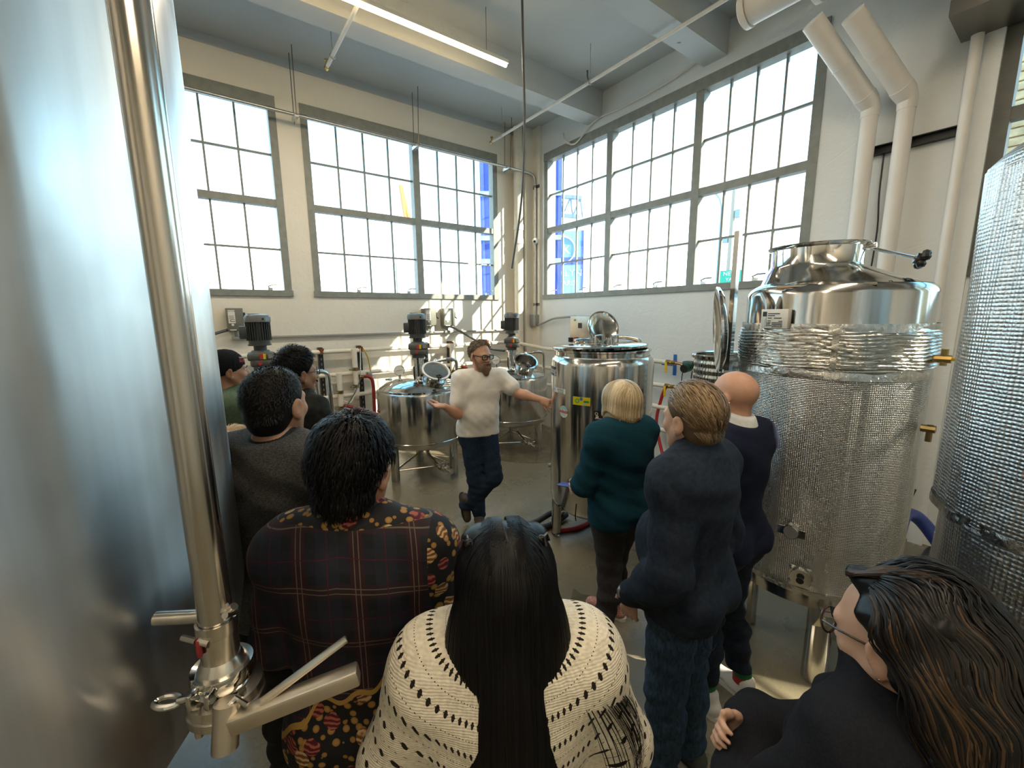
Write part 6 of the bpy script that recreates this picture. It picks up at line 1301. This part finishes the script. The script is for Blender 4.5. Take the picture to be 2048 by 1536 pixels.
headspace(strands('hair_strands',P+q*.003,q+A_((0,-.3,-.2)),.017,4,[(SC[0]+A_((0,0,.001)),SC[1]+.005),(A_((0,-.042,-.03)),A_((.066,.064,.068)))],'hair_darkbrown',f.root,.1,lambda P,t:(P-A_((0,-.03,.06)))*9+A_((0,-.2,-.35)),.0013,.010,tint=lambda p,r: np.clip(.25+1.4*np.clip(p[:,0,2]-.06,0,1)*6+.25*r.normal(size=len(p)),0,1),seed=16,wob=.25),f)

# ---------------------------------------------------------------- man with glasses in black jacket
f = Fig('m','young man with thin glasses in black jacket standing in profile by the spray bottle',1.79,(-4.44,-3.36),70,dict(skin='skin_brown'),build=.98,head=1.06,hyaw=2); J = f.J; k = f.k
f.body(.005,.016); f.eyes(); f.brows('hair_black'); f.lips(); f.specs('frame_black',.022,.75,.0022,True)
f.garment('jacket','cloth_black',lambda F:(f.torso(F,.034,'tp'),f.arms(F,.030,.030,.024)),folds([(.5,.4,1.1),(-.5,.3,1)],.010,[40,54],17),.011,cuts=(((0,0,.82),(0,0,-1)),),post=lambda F:(F.plane((0,0,1.535*k),(0,-.2,1),.01),F.cone(J['nec']+[0,.10,-.02],J['wai']+[0,.17,.0],.070,.050,.01,None,'sub')))
f.garment('dark_shirt','cloth_navy',lambda F:f.torso(F,.014,'t'),None,.012,post=lambda F:(F.plane((0,0,1.53*k),(0,-.3,1),.01)))
for q in (1,-1): MB().prism([(0,0),(.085,-.05),(.10,.03),(.01,.05)],0,.006,TR((q*.055,.085,1.425*k),0 if q>0 else PI,1.2)).obj('lapel','cloth_black',f.root)
for z in (1.30,1.20,1.10): MB().cyl((.075,.165,z),(.076,.171,z),.008,n=12).obj('button','black_plastic',f.root)
f.garment('trousers','cloth_black',lambda F:(f.torso(F,.01,'p'),f.legs(F,.016,.018)),None,.013,cuts=(((0,0,.95),(0,0,1)),((0,0,.06),(0,0,-1))))
for q in 'LR': f.shoe(q,'shoe_olive')
hair_cap(f,'hair_black',.014,-.085,(.060,.062),.030)
P, q = scalp(2200,*SC,lambda q: keep_short(q,.55,.02,-.85),18)
headspace(strands('hair_strands',P+q*.012,q*.7+A_((0,.1,.2)),.050,7,[(SC[0]+A_((0,0,.014)),SC[1]+A_((.014,.016,.030))),(A_((0,-.044,-.03)),A_((.072,.070,.072)))],'hair_black',f.root,.2,lambda P,t:(P-A_((0,-.05,.08)))*8+A_((0,.3,0)),.0016,.016,seed=19,wob=.35),f)
hair_m = np.random.RandomState(4); n = 260; B = np.stack([hair_m.uniform(-.024,.024,n),.100+0*hair_m.rand(n),-.048+hair_m.uniform(-.003,.003,n)],1); headspace(strands('moustache',B,A_((0,.4,-1))+0*B,.010,3,[(A_((0,.06,-.05)),A_((.05,.046,.06)))],'hair_black',f.root,.2,None,.0012,.003,seed=20),f)

# ---------------------------------------------------------------- man in beanie
f = Fig('m','man in black knit beanie and green shirt in profile, half hidden by the huge tank',1.785,(-4.77,-2.93),86,dict(skin='skin_tan'),build=.98,head=1.0,hyaw=-4); J = f.J; k = f.k
f.body(.006,.018); f.eyes(); f.brows('hair_black'); f.lips()
f.garment('shirt','cloth_green',lambda F:(f.torso(F,.024,'tp'),f.arms(F,.024,.028,.022),F.cone(J['nec']-[0,0,.04],J['nec']+[0,.03,.03],.078,.085,.02)),folds([(.5,.4,1.1)],.014,[30],21),.012,cuts=(((0,0,.85),(0,0,-1)),((0,0,1.535*k),(0,-.25,1))))
f.garment('trousers','cloth_black',lambda F:(f.torso(F,.01,'p'),f.legs(F,.016,.018)),None,.014,cuts=(((0,0,.95),(0,0,1)),((0,0,.06),(0,0,-1))))
for q in 'LR': f.shoe(q,'shoe_olive')
def bean(F):
    R, hp, s = f.hRn, f.hp, f.hs; F.ell(hp((0,-.018,.042)),A_((.088,.108,.100))*s,.02,R); F.cone(hp((0,-.05,.06)),hp((0,-.085,.085)),.07*s,.045*s,.03); F.plane(hp((0,.098,.030)),R@A_((0,.36,-1)),.006)
bo = f.cap('beanie_knit',bean,.006,lambda x,y,z: .0018*np.sin(np.arctan2(x-J['hea'][0],y-J['hea'][1])*60),'beanie')
m = MB(); hpt = lambda x,y: Vector(f.hp((.089*math.cos(x/.09+.95)*1.0+.001,-.018+.110*math.sin(x/.09+.95),.066+y)))
text_on(m,'Chill',.030,lambda x,y: hpt(-x,y)); m.obj('lettering','label_red',bo); m = MB(); text_on(m,'NW',.018,lambda x,y: hpt(-x-.012,y+.020)); m.obj('patch','label_white',bo)

# ---------------------------------------------------------------- sandy haired person glimpsed behind
f = Fig('m','sandy-haired person glimpsed between the huge tank and the dark-haired man',1.47,(-4.80,-3.72),50,dict(skin='skin_fair'),build=.92,head=1.0); J = f.J
f.body(.010,.02); f.garment('shirt','cloth_navy',lambda F:(f.torso(F,.022,'tp'),f.arms(F,.022,.024,.02)),None,.016,cuts=(((0,0,.75),(0,0,-1)),)); f.garment('trousers','cloth_black',lambda F:(f.torso(F,.01,'p'),f.legs(F,.014,.016)),None,.016,cuts=(((0,0,.82),(0,0,1)),((0,0,.06),(0,0,-1))))
for q in 'LR': f.shoe(q,'shoe_olive')
hair_cap(f,'hair_sandy',.010); P, q = scalp(1200,*SC,lambda q: keep_short(q,.6,.02,-.8),22); headspace(strands('hair_strands',P+q*.006,q,.04,5,[(SC[0],SC[1]+.010)],'hair_sandy',f.root,.2,down_flow((0,-.04,.12)),.0016,.012,seed=23,wob=.3),f)

# ---------------------------------------------------------------- man in plaid and floral shirt
f = Fig('m','black-haired man in dark plaid shirt with red and gold floral print, seen from behind',1.72,(-4.575,-5.06),36,dict(skin='skin_tan'),build=1.03,head=1.02,hyaw=8,hpitch=-4); J = f.J; k = f.k
for q, g in (('R',1),('L',-1)): J['elb'+q] = J['sho'+q]+A_((g*.07,.03,-.28)); J['wri'+q] = J['elb'+q]+A_((-g*.06,.20,-.10))
f.body(.005,.015)
f.garment('floral_shirt','cloth_plaid',lambda F:(f.torso(F,.028,'tp'),f.arms(F,.030,.034,.028)),folds([(.5,.3,1.1),(.25,-.5,1),(1,0,.25)],.009,[36,50,44],24),.009,cuts=(((0,0,.835),(0,0,-1)),),post=lambda F: F.plane((0,0,1.530),(0,-.15,1),.01))
f.garment('collar','cloth_plaid',lambda F:(F.cone(J['nec']+[0,-.004,-.02],J['nec']+[0,.004,.045],.086,.076,.01),F.cone(J['nec']+[-.04,-.05,.0],J['nec']+[-.11,.02,-.02],.022,.012,.02),F.cone(J['nec']+[.04,-.05,.0],J['nec']+[.11,.02,-.02],.022,.012,.02)),folds([(1,1,1)],.004,[60],3),.007,cuts=(((0,-.02,1.535),(0,-.25,1)),),lo=J['nec']-.2,hi=J['nec']+.2)
MB().tube(bez([(-.10,-.135,.85),(-.03,-.15,.838),(.05,-.15,.842),(.12,-.13,.86)],12),.0035,6).obj('hem_piping','yellow_plastic',f.root)
f.garment('jeans','cloth_denim_mid',lambda F:(f.torso(F,.012,'p'),f.legs(F,.020,.024)),folds([(.3,.1,1),(1,.2,.3)],.014,[52,38],25),.012,cuts=(((0,0,.95),(0,0,1)),((0,0,.05),(0,0,-1))))
for q in 'LR': f.shoe(q,'shoe_olive')
hair_cap(f,'hair_black',.009,-.098,(.058,.056),.026,step=.006)
P, q = scalp(4600,*SC,lambda q: keep_short(q,.50,-.05,-1.),26)
SH = [(SC[0]+A_((0,-.002,.010)),SC[1]+A_((.010,.014,.026))),(A_((0,-.046,-.040)),A_((.066,.064,.072)))]
headspace(strands('hair_strands',P+q*.010,q*.4+A_((0,0,.1)),.066,9,SH,'hair_black',f.root,.40,down_flow((.01,-.02,.13)),.0017,.020,seed=27,wob=.42,adh=.35),f)

# ---------------------------------------------------------------- woman with long black hair
f = Fig('w','woman with long black hair and two small clips in cream open-knit sweater, seen from behind',1.555,(-4.385,-5.475),31,dict(skin='skin_light'),build=1.02,head=1.03,hyaw=0,bust=.9); J = f.J; k = f.k
for q, g in (('R',1),('L',-1)): J['elb'+q] = J['sho'+q]+A_((g*.10,.02,-.25)); J['wri'+q] = J['elb'+q]+A_((-g*.14,.18,-.03))
f.body(.006,.016)
f.garment('crochet_sweater','crochet',lambda F:(f.torso(F,.040,'tp'),f.arms(F,.040,.042,.03)),folds([(.4,.3,1.1),(.2,-.5,1)],.006,[34,46],28),.009,cuts=(((0,0,.80),(0,0,-1)),),post=lambda F: F.plane((0,0,1.535*k),(0,-.12,1),.02))
f.garment('trousers','cloth_black',lambda F:(f.torso(F,.01,'p'),f.legs(F,.014,.018)),None,.013,cuts=(((0,0,.86),(0,0,1)),((0,0,.06),(0,0,-1))))
for q in 'LR': f.shoe(q,'shoe_olive')
def longh(F):
    R, hp, s = f.hRn, f.hp, f.hs; F.ell(hp((0,-.016,.034)),A_((.090,.112,.096))*s,.02,R); F.cone(hp((0,-.045,-.01)),hp((0,-.075,-.20)),.088*s,.098*s,.05,((0,1,0),.62)); F.cone(hp((0,-.09,-.20)),hp((.005,-.150,-.42)),.095*s,.075*s,.05,((0,1,0),.40)); F.cone(hp((.005,-.150,-.42)),hp((.01,-.155,-.62)),.072*s,.055*s,.04,((0,1,0),.35)); F.ell(hp((0,.125,-.03)),A_((.075,.075,.15))*s,.02,R,'sub')
    for g in (-1,1): F.ell(hp((g*.055,.0,.098)),A_((.036,.050,.024))*s,.02,R)
    F.ell(hp((0,-.03,.150)),A_((.006,.085,.030))*s,.016,R,'sub')
c = J['hea']; F_ = SDF(c-[.18,.28,.70],c+[.18,.19,.17],.008); longh(F_); F_.wrinkle(folds([(8,1,.4)],.006,[11],29)); link('hair',F_.mesh('hair','hair_black'),f.root)
n = 5600; SL = (A_((0,-.016,.030)),A_((.094,.116,.104)))
SH = [SL,(A_((0,-.065,-.12)),A_((.118,.080,.20))),(A_((0,-.125,-.40)),A_((.088,.062,.34)))]
B, dd, r_ = parting(n, 30, SL, -.085, .075, .03)
headspace(strands('hair_strands',B,dd,r_.uniform(.55,.85,n),26,SH,'hair_black',f.root,.75,lambda P,t: A_((0,-.25,-.8))-P*A_((2.5 if t > .45 else 0,0,0)),.0017,.010,seed=31,wob=.05,taper=.5,adh=.45),f)
n = 1800; r_ = np.random.RandomState(131); xx = r_.uniform(-.06,.06,n); yy = r_.uniform(-.10,-.07,n); zz = SL[0][2]+SL[1][2]*np.sqrt(np.clip(1-((yy-SL[0][1])/SL[1][1])**2-(xx/SL[1][0])**2,0,1)); headspace(strands('back_strands',np.stack([xx,yy,zz+.004],1),np.stack([xx*3,-1+0*xx,0*xx],1),r_.uniform(.55,.80,n),24,SH,'hair_black',f.root,.7,lambda P,t: A_((0,-.25,-.9))-P*A_((1.2 if t > .5 else 0,0,0)),.0018,.013,seed=132,wob=.05,taper=.5,adh=.45),f)
n = 70; t0 = r_.rand(n); B = np.stack([.095+.01*r_.rand(n),-.05+.03*r_.rand(n),-.12-.06*t0],1); headspace(strands('loose_locks',B,A_((.35,-.35,-1))+r_.normal(size=(n,3))*.10,.46,18,[(A_((.10,-.06,-.30)),A_((.15,.14,.13)))],'hair_black',f.root,.35,None,.0011,.010,seed=32,wob=.12,adh=.2),f)
for g in (-1,1):
    m = MB(); p0 = Vector(f.hp((g*.072,-.030,.106))); m.ball(p0,(.012,.010,.010),10)
    for kx in range(4): a = kx*PI/2+.4; m.tube([p0,p0+Vector((.014*math.cos(a),.012*math.sin(a),.010)),p0+Vector((.019*math.cos(a),.016*math.sin(a),-.006))],.0032,6)
    m.obj('hair_clip','black_plastic',f.root)

# ---------------------------------------------------------------- woman with wavy hair at the corner
f = Fig('w','woman in round glasses with wavy highlighted dark hair and black jacket, arms folded',1.50,(-3.83,-6.02),14,dict(skin='skin_light'),build=1.04,head=1.05,hyaw=4,hpitch=-15,bust=.9); J = f.J; k = f.k
J['elbL'], J['wriL'] = A_((-.26,.10,1.10*k)), A_((-.02,.27,1.13*k)); J['elbR'], J['wriR'] = A_((.25,.10,1.10*k)), A_((-.06,.27,1.09*k))
J['wriR'] = A_((-.10,.24,1.16*k)); f.hand('R',A_((-1,.1,.35)),A_((0,-1,-.1)),.75,.04,(.25,.2)); f.body(.0055,.015); f.brows('hair_black'); f.lips(); o = f.specs('frame_tort',.026,.95,.0026,True)
MB().ball(f.hp((-.083,-.010,-.040)),.0028,8).obj('ear_stud','silver',f.root)
f.garment('jacket','cloth_blackjkt',lambda F:(f.torso(F,.036,'tp'),f.arms(F,.036,.040,.030),F.cone(J['nec']-[0,0,.04],J['nec']+[0,.03,.06],.088,.092,.02),F.cone(J['nec']+[0,.06,-.02],J['che']+[0,.12,.05],.045,.03,.03)),folds([(.5,.3,1.1),(.2,-.5,1),(1,0,.4)],.013,[42,54,40],33),.009,cuts=(((0,0,.78),(0,0,-1)),((0,.0,1.535*k),(0,-.2,1))))
f.garment('trousers','cloth_black',lambda F:(f.torso(F,.01,'p'),f.legs(F,.014,.018)),None,.013,cuts=(((0,0,.84),(0,0,1)),((0,0,.06),(0,0,-1))))
for q in 'LR': f.shoe(q,'shoe_olive')
def wavy(F):
    R, hp, s = f.hRn, f.hp, f.hs; F.ell(hp((0,-.018,.038)),A_((.092,.112,.098))*s,.02,R); F.cone(hp((0,-.055,.0)),hp((0,-.085,-.16)),.095*s,.115*s,.05,((0,1,0),.70)); F.cone(hp((0,-.085,-.16)),hp((0,-.13,-.28)),.115*s,.10*s,.05,((0,1,0),.55))
    F.cone(hp((-.035,.035,.110)),hp((-.050,-.10,.085)),.022*s,.030*s,.02); F.plane(hp((0,.030,.100)),R@A_((0,.86,-.5)),.01)
c = J['hea']; F_ = SDF(c-[.19,.29,.42],c+[.19,.19,.19],.008); wavy(F_); F_.wrinkle(folds([(4,1,3)],.008,[14],34)); link('hair',F_.mesh('hair','hair_highlight'),f.root)
SL = (A_((0,-.022,.036)),A_((.096,.116,.106))); SH = [SL,(A_((0,-.075,-.08)),A_((.110,.086,.18))),(A_((0,-.085,-.24)),A_((.19,.12,.13)))]
r_ = np.random.RandomState(35); B, q = scalp(6200,SL[0],SL[1],lambda q: (q[:,2] > np.interp(q[:,1],[-1,-.40,-.12,.14,.4],[-.9,-.62,.06,.72,1.2])),35)
headspace(strands('hair_strands',B,q*.2+np.stack([q[:,0]*.8,-.7+0*q[:,0],-.1+0*q[:,0]],1),r_.uniform(.26,.42,len(B)),20,SH,'hair_highlight',f.root,.40,lambda P,t: A_((0,-.45,-.80))+np.stack([.85*np.sin(P[:,2]*60+P[:,1]*30),.75*np.cos(P[:,2]*52+P[:,0]*40),0*P[:,0]],1),.0017,.024,tint=lambda p,r: np.clip((r.rand(len(p))**5)*1.3*smoothstep((.0-p[:,14,2])/.12),0,1),seed=36,wob=.22),f)
n = 900; t0 = r_.rand(n); B = np.stack([-.045-.02*r_.rand(n),.035-.01*r_.rand(n),.118+.010*r_.rand(n)],1); headspace(strands('swept_roll',B,A_((-.15,-1,.35))+r_.normal(size=(n,3))*.08,.22,12,[(A_((-.050,-.01,.088)),A_((.040,.110,.040)))]+SH[:1],'hair_highlight',f.root,.12,lambda P,t: A_((0,-1,0))+np.cross(A_((0,1,0)),P-A_((-.05,0,.088)))*14,.0015,.010,seed=37,wob=.12),f)
